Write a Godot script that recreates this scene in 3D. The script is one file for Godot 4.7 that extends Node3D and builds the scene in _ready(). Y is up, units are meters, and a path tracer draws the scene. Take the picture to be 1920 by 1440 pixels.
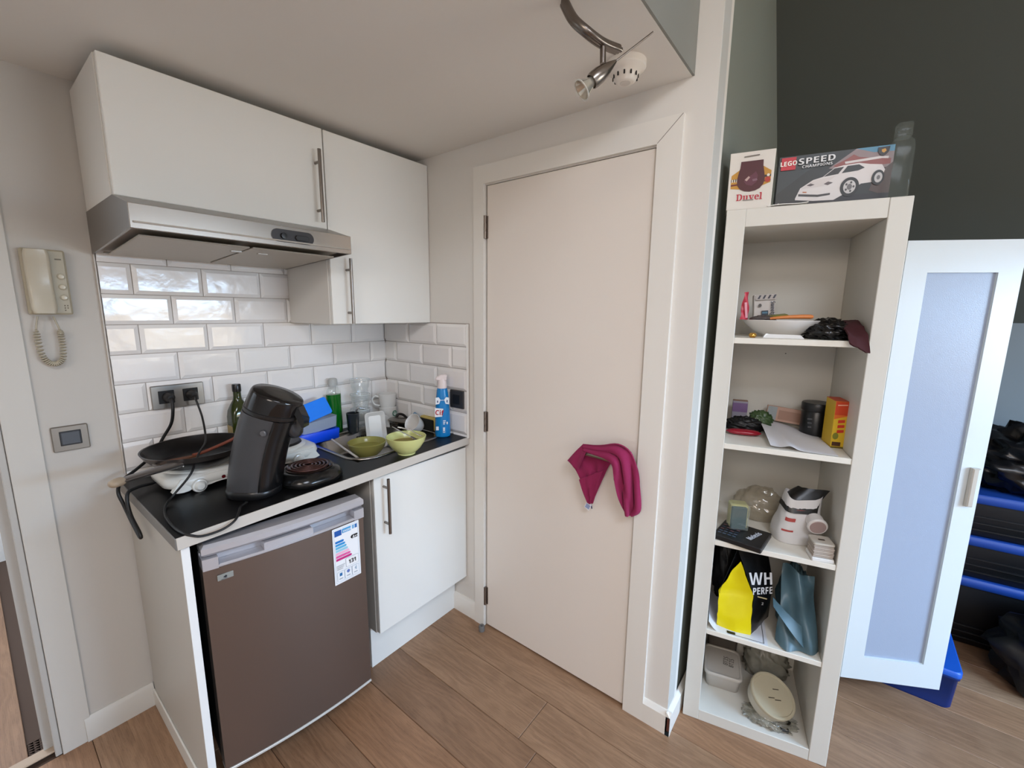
extends Node3D

# ---------------------------------------------------------------- helpers
var mats := {}
var taken := {}

class MB:
	var st := SurfaceTool.new()
	var col := Color.WHITE
	var sgc := 10

	func _init():
		st.begin(Mesh.PRIMITIVE_TRIANGLES)

	# corners run counter-clockwise seen from outside; Godot wants them clockwise
	func tri(a: Vector3, b: Vector3, c: Vector3, sg := -1, ua := Vector2.ZERO, ub := Vector2.ZERO, uc := Vector2.ZERO):
		if (b - a).cross(c - a).length_squared() < 1e-18:
			return
		st.set_smooth_group(sg)
		st.set_color(col)
		st.set_uv(ua); st.add_vertex(a)
		st.set_uv(uc); st.add_vertex(c)
		st.set_uv(ub); st.add_vertex(b)

	func quad(a, b, c, d, sg := -1):
		tri(a, b, c, sg); tri(a, c, d, sg)

	func out_face(p: Array, mid: Vector3, sg := -1):
		var c := Vector3.ZERO
		for q in p: c += q
		c /= p.size()
		var n: Vector3 = (p[1] - p[0]).cross(p[2] - p[0])
		var flip: bool = n.dot(c - mid) < 0.0
		for i in range(1, p.size() - 1):
			if flip: tri(p[0], p[i + 1], p[i], sg)
			else: tri(p[0], p[i], p[i + 1], sg)

	func box(c: Vector3, s: Vector3, b := 0.0015, xf := Transform3D()):
		var h := s * 0.5
		b = minf(b, minf(h.x, minf(h.y, h.z)) * 0.9)
		var mid: Vector3 = xf * c
		var P = func(sx, sy, sz, ax):
			var v := Vector3(h.x * sx, h.y * sy, h.z * sz)
			if ax != 0: v.x -= b * sx
			if ax != 1: v.y -= b * sy
			if ax != 2: v.z -= b * sz
			return xf * (c + v)
		for ax in 3:
			for s1 in [-1, 1]:
				var f := []
				for k in [[-1, -1], [1, -1], [1, 1], [-1, 1]]:
					var v := [k[0], k[0], k[0]]
					v[ax] = s1; v[(ax + 1) % 3] = k[0]; v[(ax + 2) % 3] = k[1]
					f.append(P.call(v[0], v[1], v[2], ax))
				out_face(f, mid)
		if b <= 0.0: return
		for ax in 3:
			var a1 := (ax + 1) % 3
			var a2 := (ax + 2) % 3
			for s1 in [-1, 1]:
				for s2 in [-1, 1]:
					var f := []
					for e in [[-1, a1], [1, a1], [1, a2], [-1, a2]]:
						var v := [0, 0, 0]
						v[ax] = e[0]; v[a1] = s1; v[a2] = s2
						f.append(P.call(v[0], v[1], v[2], e[1]))
					out_face(f, mid)
		for sx in [-1, 1]:
			for sy in [-1, 1]:
				for sz in [-1, 1]:
					out_face([P.call(sx, sy, sz, 0), P.call(sx, sy, sz, 1), P.call(sx, sy, sz, 2)], mid)

	# profile of (radius, height), outside running upwards; sharp turns split the smoothing
	func lathe(pr: Array, seg := 24, xf := Transform3D(), squash := Vector2.ONE):
		sgc += 1
		for i in range(pr.size() - 1):
			if i > 0:
				var d0: Vector2 = pr[i] - pr[i - 1]
				var d1: Vector2 = pr[i + 1] - pr[i]
				if absf(d0.angle_to(d1)) > 0.62: sgc += 1
			for j in seg:
				var t0 := TAU * j / seg
				var t1 := TAU * (j + 1) / seg
				var f = func(q: Vector2, t: float): return xf * Vector3(q.x * cos(t) * squash.x, q.y, q.x * sin(t) * squash.y)
				var a: Vector3 = f.call(pr[i], t0)
				var b: Vector3 = f.call(pr[i + 1], t0)
				var c: Vector3 = f.call(pr[i + 1], t1)
				var d: Vector3 = f.call(pr[i], t1)
				var u0 := float(j) / seg
				var u1 := float(j + 1) / seg
				var v0 := float(i) / pr.size()
				var v1 := float(i + 1) / pr.size()
				tri(a, b, c, sgc, Vector2(u0, v0), Vector2(u0, v1), Vector2(u1, v1))
				tri(a, c, d, sgc, Vector2(u0, v0), Vector2(u1, v1), Vector2(u1, v0))

	func tube(pts: Array, r, seg := 8, caps := true, flat := 1.0):
		sgc += 1
		var n := pts.size()
		var up := Vector3.UP
		var t0: Vector3 = (pts[1] - pts[0]).normalized()
		if absf(t0.dot(up)) > 0.9: up = Vector3.RIGHT
		var rings := []
		for i in n:
			var t: Vector3 = (pts[mini(i + 1, n - 1)] - pts[maxi(i - 1, 0)]).normalized()
			var x: Vector3 = (up - t * up.dot(t)).normalized()
			up = x
			var y: Vector3 = t.cross(x)
			var rr: float = r[i] if r is Array else r
			var ring := []
			for j in seg:
				var a := TAU * j / seg
				ring.append(pts[i] + (x * cos(a) * flat + y * sin(a)) * rr)
			rings.append(ring)
		loft(rings, caps, sgc)

	func loft(rings: Array, caps := true, sg := -99, per_ring := []):
		if sg == -99:
			sgc += 1; sg = sgc
		var m: int = rings[0].size()
		var vol := 0.0
		var o: Vector3 = rings[0][0]
		for i in range(rings.size() - 1):
			for j in m:
				var k := (j + 1) % m
				vol += (rings[i][j] - o).dot((rings[i][k] - o).cross(rings[i + 1][k] - o)) + (rings[i][j] - o).dot((rings[i + 1][k] - o).cross(rings[i + 1][j] - o))
		for e in [0, rings.size() - 1]:
			var cc := Vector3.ZERO
			for q in rings[e]: cc += q
			cc /= m
			for j in m:
				var k := (j + 1) % m
				if e == 0: vol += (rings[e][k] - o).dot((rings[e][j] - o).cross(cc - o))
				else: vol += (rings[e][j] - o).dot((rings[e][k] - o).cross(cc - o))
		var flip := vol < 0.0
		for i in range(rings.size() - 1):
			var g: int = per_ring[i] if per_ring.size() > i else sg
			for j in m:
				var k := (j + 1) % m
				if flip: quad(rings[i][j], rings[i + 1][j], rings[i + 1][k], rings[i][k], g)
				else: quad(rings[i][j], rings[i][k], rings[i + 1][k], rings[i + 1][j], g)
		if caps:
			for e in [0, rings.size() - 1]:
				var c := Vector3.ZERO
				for q in rings[e]: c += q
				c /= m
				for j in m:
					var k := (j + 1) % m
					if (e == 0) != flip: tri(c, rings[e][k], rings[e][j], -1)
					else: tri(c, rings[e][j], rings[e][k], -1)

	# polygon in XY pushed along Z from z0 to z1, edges bevelled at both ends
	func prism(poly: PackedVector2Array, z0: float, z1: float, xf := Transform3D(), bev := 0.0):
		if Geometry2D.is_polygon_clockwise(poly): poly.reverse()
		if is_zero_approx(z1 - z0):
			var tr0 := Geometry2D.triangulate_polygon(poly)
			for i in range(0, tr0.size(), 3): _flat(poly, tr0, i, z0, xf, true)
			return
		var inner := poly
		if bev > 0.0:
			var o := Geometry2D.offset_polygon(poly, -bev)
			if o.size() == 1 and o[0].size() == poly.size():
				inner = o[0]
				if Geometry2D.is_polygon_clockwise(inner): inner.reverse()
				var best := 0
				var bd := 1e9
				for i in inner.size():
					var d := inner[i].distance_to(poly[0])
					if d < bd: bd = d; best = i
				var rolled := PackedVector2Array()
				for i in inner.size(): rolled.append(inner[(i + best) % inner.size()])
				inner = rolled
			else: bev = 0.0
		var n := poly.size()
		var lay := [[z0, inner], [z0 + bev, poly], [z1 - bev, poly], [z1, inner]] if bev > 0.0 else [[z0, poly], [z1, poly]]
		sgc += 1
		var first := sgc
		var g := []
		for i in n:
			var d0: Vector2 = poly[i] - poly[(i + n - 1) % n]
			var d1: Vector2 = poly[(i + 1) % n] - poly[i]
			if absf(d0.angle_to(d1)) > 0.6: sgc += 1
			g.append(sgc)
		if n > 8 and absf((poly[0] - poly[n - 1]).angle_to(poly[1] - poly[0])) < 0.6:
			var last: int = g[n - 1]
			for i in n:
				if g[i] == first: g[i] = last
		for l in range(lay.size() - 1):
			var p: PackedVector2Array = lay[l][1]
			var q: PackedVector2Array = lay[l + 1][1]
			for i in n:
				var k := (i + 1) % n
				var sg: int = g[i] if l == 1 or lay.size() == 2 else -1
				quad(xf * Vector3(p[i].x, p[i].y, lay[l][0]), xf * Vector3(p[k].x, p[k].y, lay[l][0]), xf * Vector3(q[k].x, q[k].y, lay[l + 1][0]), xf * Vector3(q[i].x, q[i].y, lay[l + 1][0]), sg)
		var tr := Geometry2D.triangulate_polygon(inner)
		for i in range(0, tr.size(), 3):
			_flat(inner, tr, i, z1, xf, true)
			_flat(inner, tr, i, z0, xf, false)

	func _flat(p, tr, i, z, xf, up: bool):
		var a: Vector2 = p[tr[i]]
		var b: Vector2 = p[tr[i + 1]]
		var c: Vector2 = p[tr[i + 2]]
		if ((b - a).cross(c - a) > 0) != up:
			var t := b
			b = c; c = t
		tri(xf * Vector3(a.x, a.y, z), xf * Vector3(b.x, b.y, z), xf * Vector3(c.x, c.y, z), -1)

	# a sheet p(u, v); with a thickness it becomes a closed slab
	func sheet(f: Callable, nu: int, nv: int, thick := 0.0, sg := -99):
		if sg == -99:
			sgc += 1; sg = sgc
		var a := []
		for i in nu + 1:
			var row := []
			for j in nv + 1: row.append(f.call(float(i) / nu, float(j) / nv))
			a.append(row)
		for i in nu:
			for j in nv: quad(a[i][j], a[i + 1][j], a[i + 1][j + 1], a[i][j + 1], sg)
		if thick == 0.0: return
		var b := []
		for i in nu + 1:
			var row := []
			for j in nv + 1:
				var du: Vector3 = a[mini(i + 1, nu)][j] - a[maxi(i - 1, 0)][j]
				var dv: Vector3 = a[i][mini(j + 1, nv)] - a[i][maxi(j - 1, 0)]
				row.append(a[i][j] - du.cross(dv).normalized() * thick)
			b.append(row)
		for i in nu:
			for j in nv: quad(b[i][j], b[i][j + 1], b[i + 1][j + 1], b[i + 1][j], sg + 1000)
		for i in nu:
			quad(a[i][0], b[i][0], b[i + 1][0], a[i + 1][0]); quad(a[i + 1][nv], b[i + 1][nv], b[i][nv], a[i][nv])
		for j in nv:
			quad(a[0][j + 1], b[0][j + 1], b[0][j], a[0][j]); quad(a[nu][j], b[nu][j], b[nu][j + 1], a[nu][j + 1])

	# closed lump: r(direction) scales a ball
	func lump(f: Callable, nu := 28, nv := 16, flat := false):
		sgc += 1
		var sg := -1 if flat else sgc
		var rows := []
		for j in nv + 1:
			var row := []
			var ph := PI * j / nv
			for i in nu:
				var th := TAU * i / nu
				row.append(f.call(Vector3(sin(ph) * cos(th), -cos(ph), sin(ph) * sin(th))))
			rows.append(row)
		for j in nv:
			for i in nu:
				var k := (i + 1) % nu
				quad(rows[j][i], rows[j + 1][i], rows[j + 1][k], rows[j][k], sg)

	func done() -> ArrayMesh:
		st.index()
		st.generate_normals()
		return st.commit()

func rr(w: float, d: float, r: float, y: float, n := 5, cx := 0.0, cz := 0.0) -> Array:
	var o := []
	for q in 4:
		var sx: float = [1, -1, -1, 1][q]
		var sz: float = [1, 1, -1, -1][q]
		for k in n + 1:
			var a := PI / 2 * (q + float(k) / n)
			o.append(Vector3(cx + sx * (w / 2 - r) + r * cos(a), y, cz + sz * (d / 2 - r) + r * sin(a)))
	return o

func rr2(w: float, h: float, r: float, n := 5, cx := 0.0, cy := 0.0) -> PackedVector2Array:
	var o := PackedVector2Array()
	for v in rr(w, h, r, 0, n, cx, cy): o.append(Vector2(v.x, v.z))
	return o

func curve(p: Array, sub := 8) -> Array:
	var o := []
	for i in range(p.size() - 1):
		var a = p[maxi(i - 1, 0)]
		var d = p[mini(i + 2, p.size() - 1)]
		for k in sub: o.append(p[i].cubic_interpolate(p[i + 1], a, d, float(k) / sub))
	o.append(p[-1])
	return o

func V(x, y, z) -> Vector3: return Vector3(x, y, z)
func P2(a: Array) -> PackedVector2Array:
	var o := PackedVector2Array()
	for i in range(0, a.size(), 2): o.append(Vector2(a[i], a[i + 1]))
	return o
func ell(rx: float, ry: float, cx := 0.0, cy := 0.0, n := 28) -> PackedVector2Array:
	var o := PackedVector2Array()
	for i in n: o.append(Vector2(cx + rx * cos(TAU * i / n), cy + ry * sin(TAU * i / n)))
	return o
func xf(p := Vector3.ZERO, rx := 0.0, ry := 0.0, rz := 0.0) -> Transform3D:
	return Transform3D(Basis.from_euler(Vector3(rx, ry, rz)), p)
func L(hex: String) -> Color: return Color(hex).srgb_to_linear()

func M(hex: String, rough := 0.5, metal := 0.0, x := {}) -> StandardMaterial3D:
	var key := "%s %s %s %s" % [hex, rough, metal, x]
	if mats.has(key): return mats[key]
	var m := StandardMaterial3D.new()
	m.albedo_color = Color(hex)
	m.roughness = rough
	m.metallic = metal
	for k in x: m.set(k, x[k])
	if x.has("normal_texture"): m.normal_enabled = true
	mats[key] = m
	return m

func numbered(called: String) -> String:
	taken[called] = taken.get(called, 0) + 1
	return called if taken[called] == 1 else "%s_%03d" % [called, taken[called] - 1]

func thing(called: String, label: String, category: String, at := Vector3.ZERO, turn := 0.0, group := "") -> Node3D:
	var o := Node3D.new()
	o.name = numbered(called)
	add_child(o, true)
	o.position = at
	o.rotation.y = turn
	tag(o, label, category, group)
	return o

func tag(o: Node, label: String, category: String, group := ""):
	o.set_meta("label", label)
	o.set_meta("category", category)
	if group: o.set_meta("group", group)

func part(parent: Node, called: String, mesh, mat: Material, at := Vector3.ZERO, rot := Vector3.ZERO, label := "") -> MeshInstance3D:
	var o := MeshInstance3D.new()
	var nm := called
	if parent == self: nm = numbered(called)
	else:
		var k := 0
		while parent.has_node(nm):
			k += 1
			nm = "%s_%03d" % [called, k]
	o.name = nm
	o.mesh = mesh.done() if mesh is MB else mesh
	o.material_override = mat
	parent.add_child(o, true)
	o.position = at
	o.rotation = rot
	if label: o.set_meta("label", label)
	return o

func struct(called: String, mesh, mat: Material, at := Vector3.ZERO) -> MeshInstance3D:
	var o := part(self, called, mesh, mat, at)
	o.set_meta("kind", "structure")
	return o

func bx(c: Vector3, s: Vector3, b := 0.0015) -> MB:
	var m := MB.new()
	m.box(c, s, b)
	return m

var fonts := {}
func lettering(parent: Node, s: String, high: float, mat: Material, at: Vector3, rot := Vector3.ZERO, face := "Droid Sans", bold := true, wide := 1.0, called := "printed_lettering") -> MeshInstance3D:
	var key := face + str(bold)
	if not fonts.has(key):
		var f := SystemFont.new()
		f.font_names = PackedStringArray([face])
		f.font_weight = 700 if bold else 400
		fonts[key] = f
	var t := TextMesh.new()
	t.text = s
	t.font = fonts[key]
	t.font_size = 64
	t.pixel_size = high / 46.0
	t.depth = 0.0004
	t.curve_step = 2.0
	var o := part(parent, called, t, mat, at, rot)
	o.scale = Vector3(wide, 1, 1)
	return o

# flat print: coloured shapes laid over each other on a face in its own XY plane
class Art:
	var m := MB.new()
	var z := 0.0003
	func add(poly: PackedVector2Array, hex: String):
		m.col = Color(hex).srgb_to_linear()
		m.prism(poly, z, z)
		z += 0.00012

func art_mat(rough := 0.5) -> StandardMaterial3D:
	return M("ffffff", rough, 0.0, {"vertex_color_use_as_albedo": true})

func ctop(x: float) -> float: return 0.907 + 0.0227 * x

func _ready():
	# ------------------------------------------------------------ camera, sky, light, exposure
	var cam := Camera3D.new()
	cam.name = "camera"
	add_child(cam)
	cam.position = Vector3(-1.3854, 1.474, 1.9224)
	cam.rotation = Vector3(-0.1664, -0.9092, 0.0106)
	cam.fov = 83.24
	cam.near = 0.02
	cam.current = true

	var sm := ProceduralSkyMaterial.new()
	sm.sky_top_color = Color(0.50, 0.66, 1.0)
	sm.sky_horizon_color = Color(1.0, 0.93, 0.84)
	sm.sky_curve = 0.22
	sm.ground_horizon_color = Color(0.75, 0.55, 0.40)
	sm.ground_bottom_color = Color(0.42, 0.30, 0.22)
	sm.sky_energy_multiplier = 1.0
	sm.ground_energy_multiplier = 1.0
	var sky := Sky.new()
	sky.sky_material = sm
	var env := Environment.new()
	env.background_mode = Environment.BG_SKY
	env.sky = sky
	env.background_energy_multiplier = 1.5
	env.tonemap_mode = Environment.TONE_MAPPER_LINEAR
	env.tonemap_exposure = EXPOSURE
	env.sdfgi_enabled = true
	env.ssao_enabled = true
	env.ssil_enabled = true
	var we := WorldEnvironment.new()
	we.name = "environment"
	we.environment = env
	add_child(we)

	# daylight through the window behind the camera: cool from the sky above, warm from the roofs below
	# (hall, ceiling and side lights are added fill, with openings made for them)
	area_light("window_daylight", Vector3(0.1, 1.55, 4.36), Vector2(1.2, 0.9), -78.0, 0.0, Color(0.335, 0.63, 1.0), 14.4)
	area_light("window_roof_glow", Vector3(0.2, 1.3, 4.36), Vector2(1.2, 0.7), 0.0, 15.0, Color(1.0, 0.81, 0.53), 1.92)
	area_light("hall_fill_light", Vector3(-1.75, 2.44, -1.0), Vector2(0.5, 0.7), -90.0, 0.0, Color(0.86, 0.92, 1.0), 3.0)  # unseen fill, added to brighten the hall
	area_light("ceiling_fill_light", Vector3(-1.8, 2.7, 3.0), Vector2(1, 1), -90.0, 0.0, Color(0.84, 0.90, 1.0), 4.7)  # added fill from an unseen roof opening
	area_light("side_fill_light", Vector3(-3.08, 2.3, 2.2), Vector2(1, 0.7), -50.0, -90.0, Color(1.0, 0.86, 0.72), 2.1)  # added fill; stands in an unseen opening of the left wall

	build_materials()
	build_room()
	build_tiles()
	build_cabinets()
	build_fridge()
	build_wall_fittings()
	build_counter_things()
	build_sink_things()
	build_door_things()
	build_ceiling_things()
	build_bookcase()
	build_bookcase_top()
	build_shelf_one()
	build_shelf_two()
	build_shelf_three()
	build_shelf_four()
	build_shelf_five()
	build_niche()

const EXPOSURE := 1.0
const WIN_X := 0.1

func area_light(called: String, at: Vector3, size: Vector2, tilt: float, turn: float, c: Color, energy: float):
	var l := AreaLight3D.new()
	l.name = called
	l.area_size = size
	l.light_color = c.linear_to_srgb()
	l.light_energy = energy
	l.area_range = 12.0
	l.area_attenuation = 2.0
	l.shadow_enabled = true
	add_child(l)
	l.position = at
	l.rotation_degrees = Vector3(tilt, turn, 0)

# ---------------------------------------------------------------- materials
var wall_m: StandardMaterial3D
var dimmed_wall_m: StandardMaterial3D
var shaded_return_m: StandardMaterial3D
var shaded_slope_m: StandardMaterial3D
var trim_m: StandardMaterial3D
var gloss_m: StandardMaterial3D
var steel_m: StandardMaterial3D
var black_m: StandardMaterial3D
var wood_ms := []

func noise_tex(freq: float, ramp: Array, size := 256, seed_ := 1, normal := false, bump := 4.0, type := FastNoiseLite.TYPE_SIMPLEX_SMOOTH) -> NoiseTexture2D:
	var n := FastNoiseLite.new()
	n.seed = seed_
	n.frequency = freq
	n.noise_type = type
	var t := NoiseTexture2D.new()
	t.width = size; t.height = size
	t.seamless = true
	t.noise = n
	if normal:
		t.as_normal_map = true
		t.bump_strength = bump
	elif ramp:
		var g := Gradient.new()
		g.offsets = PackedFloat32Array(ramp[0])
		var cs := PackedColorArray()
		for c in ramp[1]: cs.append(Color(c))
		g.colors = cs
		t.color_ramp = g
	return t

func wood_image(seed_: int) -> ImageTexture:
	var w := 192
	var h := 768
	var n1 := FastNoiseLite.new(); n1.seed = seed_; n1.frequency = 1.0
	var n2 := FastNoiseLite.new(); n2.seed = seed_ + 7; n2.frequency = 1.0
	var n3 := FastNoiseLite.new(); n3.seed = seed_ + 13; n3.frequency = 1.0
	var im := Image.create(w, h, false, Image.FORMAT_RGB8)
	var lo := Color("6a4f3b")
	var hi := Color("ab8a6e")
	for y in h:
		var v := float(y) / h
		for x in w:
			var u := float(x) / w
			# mirrored lengthwise so that the repeat does not show
			var vv := absf(v * 2.0 - 1.0)
			var warp := n1.get_noise_2d(u * 1.3, vv * 1.2) * 0.9
			var ring := sin((u * 3.2 + warp + n1.get_noise_2d(u * 3.0 + 40.0, vv * 2.4) * 0.22) * 17.0)
			var grain := n2.get_noise_2d(u * 80.0, vv * 2.6)
			var pore := n3.get_noise_2d(u * 150.0, vv * 7.0)
			var broad := n3.get_noise_2d(u * 2.0 + 9.0, vv * 2.0)
			var t := 0.62 + ring * 0.085 + grain * 0.20 + broad * 0.22
			if pore > 0.38: t -= 0.22
			im.set_pixel(x, y, lo.lerp(hi, clampf(t, 0, 1)))
	im.generate_mipmaps()
	return ImageTexture.create_from_image(im)

func build_materials():
	var bump := noise_tex(0.03, [], 256, 3, true, 1.2)
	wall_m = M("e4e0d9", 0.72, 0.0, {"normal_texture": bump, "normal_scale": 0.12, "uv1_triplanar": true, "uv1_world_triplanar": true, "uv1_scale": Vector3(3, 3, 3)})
	dimmed_wall_m = M("c3beb6", 0.72, 0.0, {"normal_texture": bump, "normal_scale": 0.12, "uv1_triplanar": true, "uv1_world_triplanar": true, "uv1_scale": Vector3(3, 3, 3)})  # wall paint darkened: dimness of the left side put into the colour
	shaded_return_m = M("83887f", 0.8)  # white wall greyed: shade beside the bookcase put into the colour
	shaded_slope_m = M("4d504a", 0.8, 0.0, {"normal_texture": bump, "normal_scale": 0.12, "uv1_triplanar": true, "uv1_world_triplanar": true, "uv1_scale": Vector3(3, 3, 3)})  # slope darkened: missing light and corner falloff put into the colour
	trim_m = M("ebe7df", 0.42)
	gloss_m = M("e9e8e2", 0.16)
	steel_m = M("a09b96", 0.3, 1.0)
	black_m = M("0b0b0c", 0.4)
	for k in 3:
		var tex := wood_image(11 + k * 31)
		for j in 3:
			var m := StandardMaterial3D.new()
			m.albedo_texture = tex
			m.albedo_color = [Color(1, 0.985, 0.96), Color(0.93, 0.9, 0.87), Color(1.0, 0.95, 0.9)][(j + k) % 3]
			m.roughness = 0.46
			m.uv1_triplanar = true
			m.uv1_scale = Vector3(4.6, 1.0, 0.62)
			m.uv1_offset = Vector3(0.37 * j + 0.11 * k, 0, 0.23 * j)
			wood_ms.append(m)

# ---------------------------------------------------------------- the room
func build_room():
	# floor with its planks
	var fb := MB.new()
	fb.box(V(-0.7, -0.06, 2.2), V(5.2, 0.1, 4.7), 0)
	fb.box(V(-1.8, -0.06, -1.0), V(1.3, 0.1, 1.9), 0)
	var fl := struct("floor", fb, M("4a382c", 0.8))
	var rng := RandomNumberGenerator.new()
	rng.seed = 5
	var shapes := {}
	var row := 0
	for k in range(-10, 17):
		var x1 := -0.165 - 0.184 * k
		var z := 0.0 - rng.randf() * 1.2
		while z < 4.4:
			var ln: float = [1.3, 1.65, 1.9, 2.1][rng.randi() % 4]
			var a := maxf(z, 0.0)
			var b := minf(z + ln, 4.42)
			z += ln
			if b - a < 0.06: continue
			plank(fl, shapes, x1 - 0.092, a, b, rng.randi() % 9)
		row += 1
	for k in range(7, 12):
		plank(fl, shapes, -0.165 - 0.184 * k - 0.05, -1.9, -0.055, (k * 4) % 9)

	# wall with the worktop (z = 0), its doorway on the left
	var wb := MB.new()
	wb.box(V(-0.569, 1.4, -0.05), V(1.538, 2.9, 0.1), 0)
	wb.box(V(-1.8, 2.4, -0.05), V(0.924, 0.9, 0.1), 0)
	wb.box(V(-2.75, 1.4, -0.05), V(1.0, 2.9, 0.1), 0)
	var wall_back := struct("wall_back", wb, dimmed_wall_m)
	# casing board beside the doorway, jamb with stop, threshold
	struct("trim_1", bx(V(-1.301, 1.0, 0.003), V(0.074, 2.06, 0.008), 0.002), M("cbc7bf", 0.5))  # casing and baseboard toned down along with the dimmed wall
	var jb := MB.new()
	jb.box(V(-1.347, 1.0, -0.05), V(0.016, 2.0, 0.1), 0.002)
	jb.box(V(-1.362, 1.0, -0.072), V(0.03, 2.0, 0.04), 0.002)
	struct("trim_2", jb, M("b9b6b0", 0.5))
	struct("trim_3", bx(V(-1.8, 0.004, -0.045), V(0.9, 0.008, 0.04), 0.003), M("b09a84", 0.5))
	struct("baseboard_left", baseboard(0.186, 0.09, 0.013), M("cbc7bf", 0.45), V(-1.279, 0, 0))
	# hall behind the doorway
	var hb := MB.new()
	hb.box(V(-1.8, 1.2, -1.92), V(1.4, 2.6, 0.1), 0)
	hb.box(V(-1.2, 1.2, -1.0), V(0.1, 2.6, 1.9), 0)
	hb.box(V(-2.4, 1.2, -1.0), V(0.1, 2.6, 1.9), 0)
	struct("wall_hall", hb, M("e3e6e6", 0.7))
	var hc := MB.new()
	hc.box(V(-1.8, 2.45, -1.75), V(1.3, 0.1, 0.5), 0)
	hc.box(V(-1.8, 2.45, -0.3), V(1.3, 0.1, 0.6), 0)
	hc.box(V(-2.2, 2.45, -1.05), V(0.4, 0.1, 0.9), 0)
	struct("ceiling_hall", hc, wall_m)  # gap left open for the added hall light

	# wall with the flush door (x = 0)
	var wr := MB.new()
	wr.prism(P2([-0.1, -0.05, 0.70, -0.05, 0.70, 1.972, 1.398, 1.972, 1.398, -0.05, 1.556, -0.05, 1.556, 2.85, -0.1, 2.85]), 0.0, 0.1, Transform3D(Basis(V(0, 0, 1), V(0, 1, 0), V(1, 0, 0)), Vector3.ZERO))
	struct("wall_right", wr, wall_m)
	struct("wall_closet", bx(V(0.2, 1.0, 1.05), V(0.05, 2.1, 0.8), 0), wall_m)
	struct("wall_return", bx(V(0.96, 1.4, 1.503), V(1.68, 2.9, 0.094), 0), shaded_return_m)
	struct("lit_strip_8", bx(V(0.036, 1.4, 1.53), V(0.070, 2.86, 0.054), 0.001), M("c4c4bf", 0.7))  # added pale strip: light on the near wall end put into colour
	struct("wall_far", bx(V(1.85, 1.4, 2.95), V(0.1, 2.9, 3.1), 0), M("80878a", 0.8))
	var wl := MB.new()
	wl.box(V(-3.25, 1.4, 0.8), V(0.1, 2.9, 1.8), 0)
	wl.box(V(-3.25, 1.4, 3.6), V(0.1, 2.9, 1.8), 0)
	wl.box(V(-3.25, 0.95, 2.2), V(0.1, 2.0, 1.0), 0)
	wl.box(V(-3.25, 2.75, 2.2), V(0.1, 0.2, 1.0), 0)
	struct("wall_left", wl, wall_m)
	var sw := MB.new()
	for s in [-0.48, 0.48]: sw.box(V(-3.25, 2.3, 2.2 + s), V(0.06, 0.7, 0.04), 0.004)
	for s in [-0.33, 0.33]: sw.box(V(-3.25, 2.3 + s, 2.2), V(0.06, 0.04, 1.0), 0.004)
	struct("added_window_2", sw, trim_m)  # unseen window frame, added around the side fill
	var sk := MB.new()
	for s in [-0.48, 0.48]: sk.box(V(-1.8 + s, 2.88, 3.0), V(0.04, 0.1, 1.0), 0.004)
	for s in [-0.48, 0.48]: sk.box(V(-1.8, 2.88, 3.0 + s), V(1.0, 0.1, 0.04), 0.004)
	struct("added_window_3", sk, trim_m)  # unseen roof window frame, added around the ceiling fill
	# window wall behind the camera
	var x0 := WIN_X - 0.95
	var x1 := WIN_X + 0.95
	var wf := MB.new()
	wf.box(V((x0 - 3.3) / 2, 1.4, 4.45), V(x0 + 3.3, 2.9, 0.12), 0)
	wf.box(V((x1 + 1.9) / 2, 1.4, 4.45), V(1.9 - x1, 2.9, 0.12), 0)
	wf.box(V(WIN_X, 0.42, 4.45), V(1.9, 0.94, 0.12), 0)
	wf.box(V(WIN_X, 2.48, 4.45), V(1.9, 0.74, 0.12), 0)
	struct("wall_front", wf, wall_m)
	var wi := MB.new()
	for sx in [-0.93, -0.02, 0.02, 0.93]: wi.box(V(WIN_X + sx, 1.5, 4.46), V(0.05, 1.22, 0.05), 0.004)
	for sy in [0.915, 2.085]: wi.box(V(WIN_X, sy, 4.46), V(1.9, 0.05, 0.05), 0.004)
	var win := struct("window_1", wi, trim_m)
	part(win, "window_sill", bx(V(WIN_X, 0.9, 4.37), V(2.0, 0.03, 0.2), 0.004), trim_m)

	# low ceiling above the kitchen, the fascia at its edge, the high ceiling and the roof slope
	var cb := MB.new()
	cb.box(V(-1.6, 2.19, 0.692), V(3.2, 0.1, 1.584), 0)
	struct("ceiling", cb, wall_m)
	struct("wall_fascia", bx(V(-1.6, 2.5005, 1.4875), V(3.2, 0.719, 0.006), 0), M("8b8d88", 0.8))  # greyed face: its shade is put into the colour
	var hi := MB.new()
	hi.box(V(-0.3, 2.88, 2.95), V(2.0, 0.1, 3.12), 0)
	hi.box(V(-2.8, 2.88, 2.95), V(1.0, 0.1, 3.12), 0)
	hi.box(V(-1.8, 2.88, 1.945), V(1.0, 0.1, 1.11), 0)
	hi.box(V(-1.8, 2.88, 4.005), V(1.0, 0.1, 1.01), 0)
	struct("ceiling_high", hi, wall_m)
	var sl := MB.new()
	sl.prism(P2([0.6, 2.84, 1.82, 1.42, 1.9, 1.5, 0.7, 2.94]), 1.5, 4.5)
	struct("ceiling_slope", sl, shaded_slope_m)

	# door frame casing and door
	var cs := MB.new()
	cs.prism(P2([0.645, 0.0, 0.700, 0.0, 0.700, 1.975, 1.398, 1.975, 1.398, 0.0, 1.473, 0.0, 1.473, 2.045, 0.645, 2.045]), 0.0, 0.015, Transform3D(Basis(V(0, 0, 1), V(0, 1, 0), V(-1, 0, 0)), V(0, 0, 0)), 0.002)
	struct("trim_4", cs, trim_m)
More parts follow.
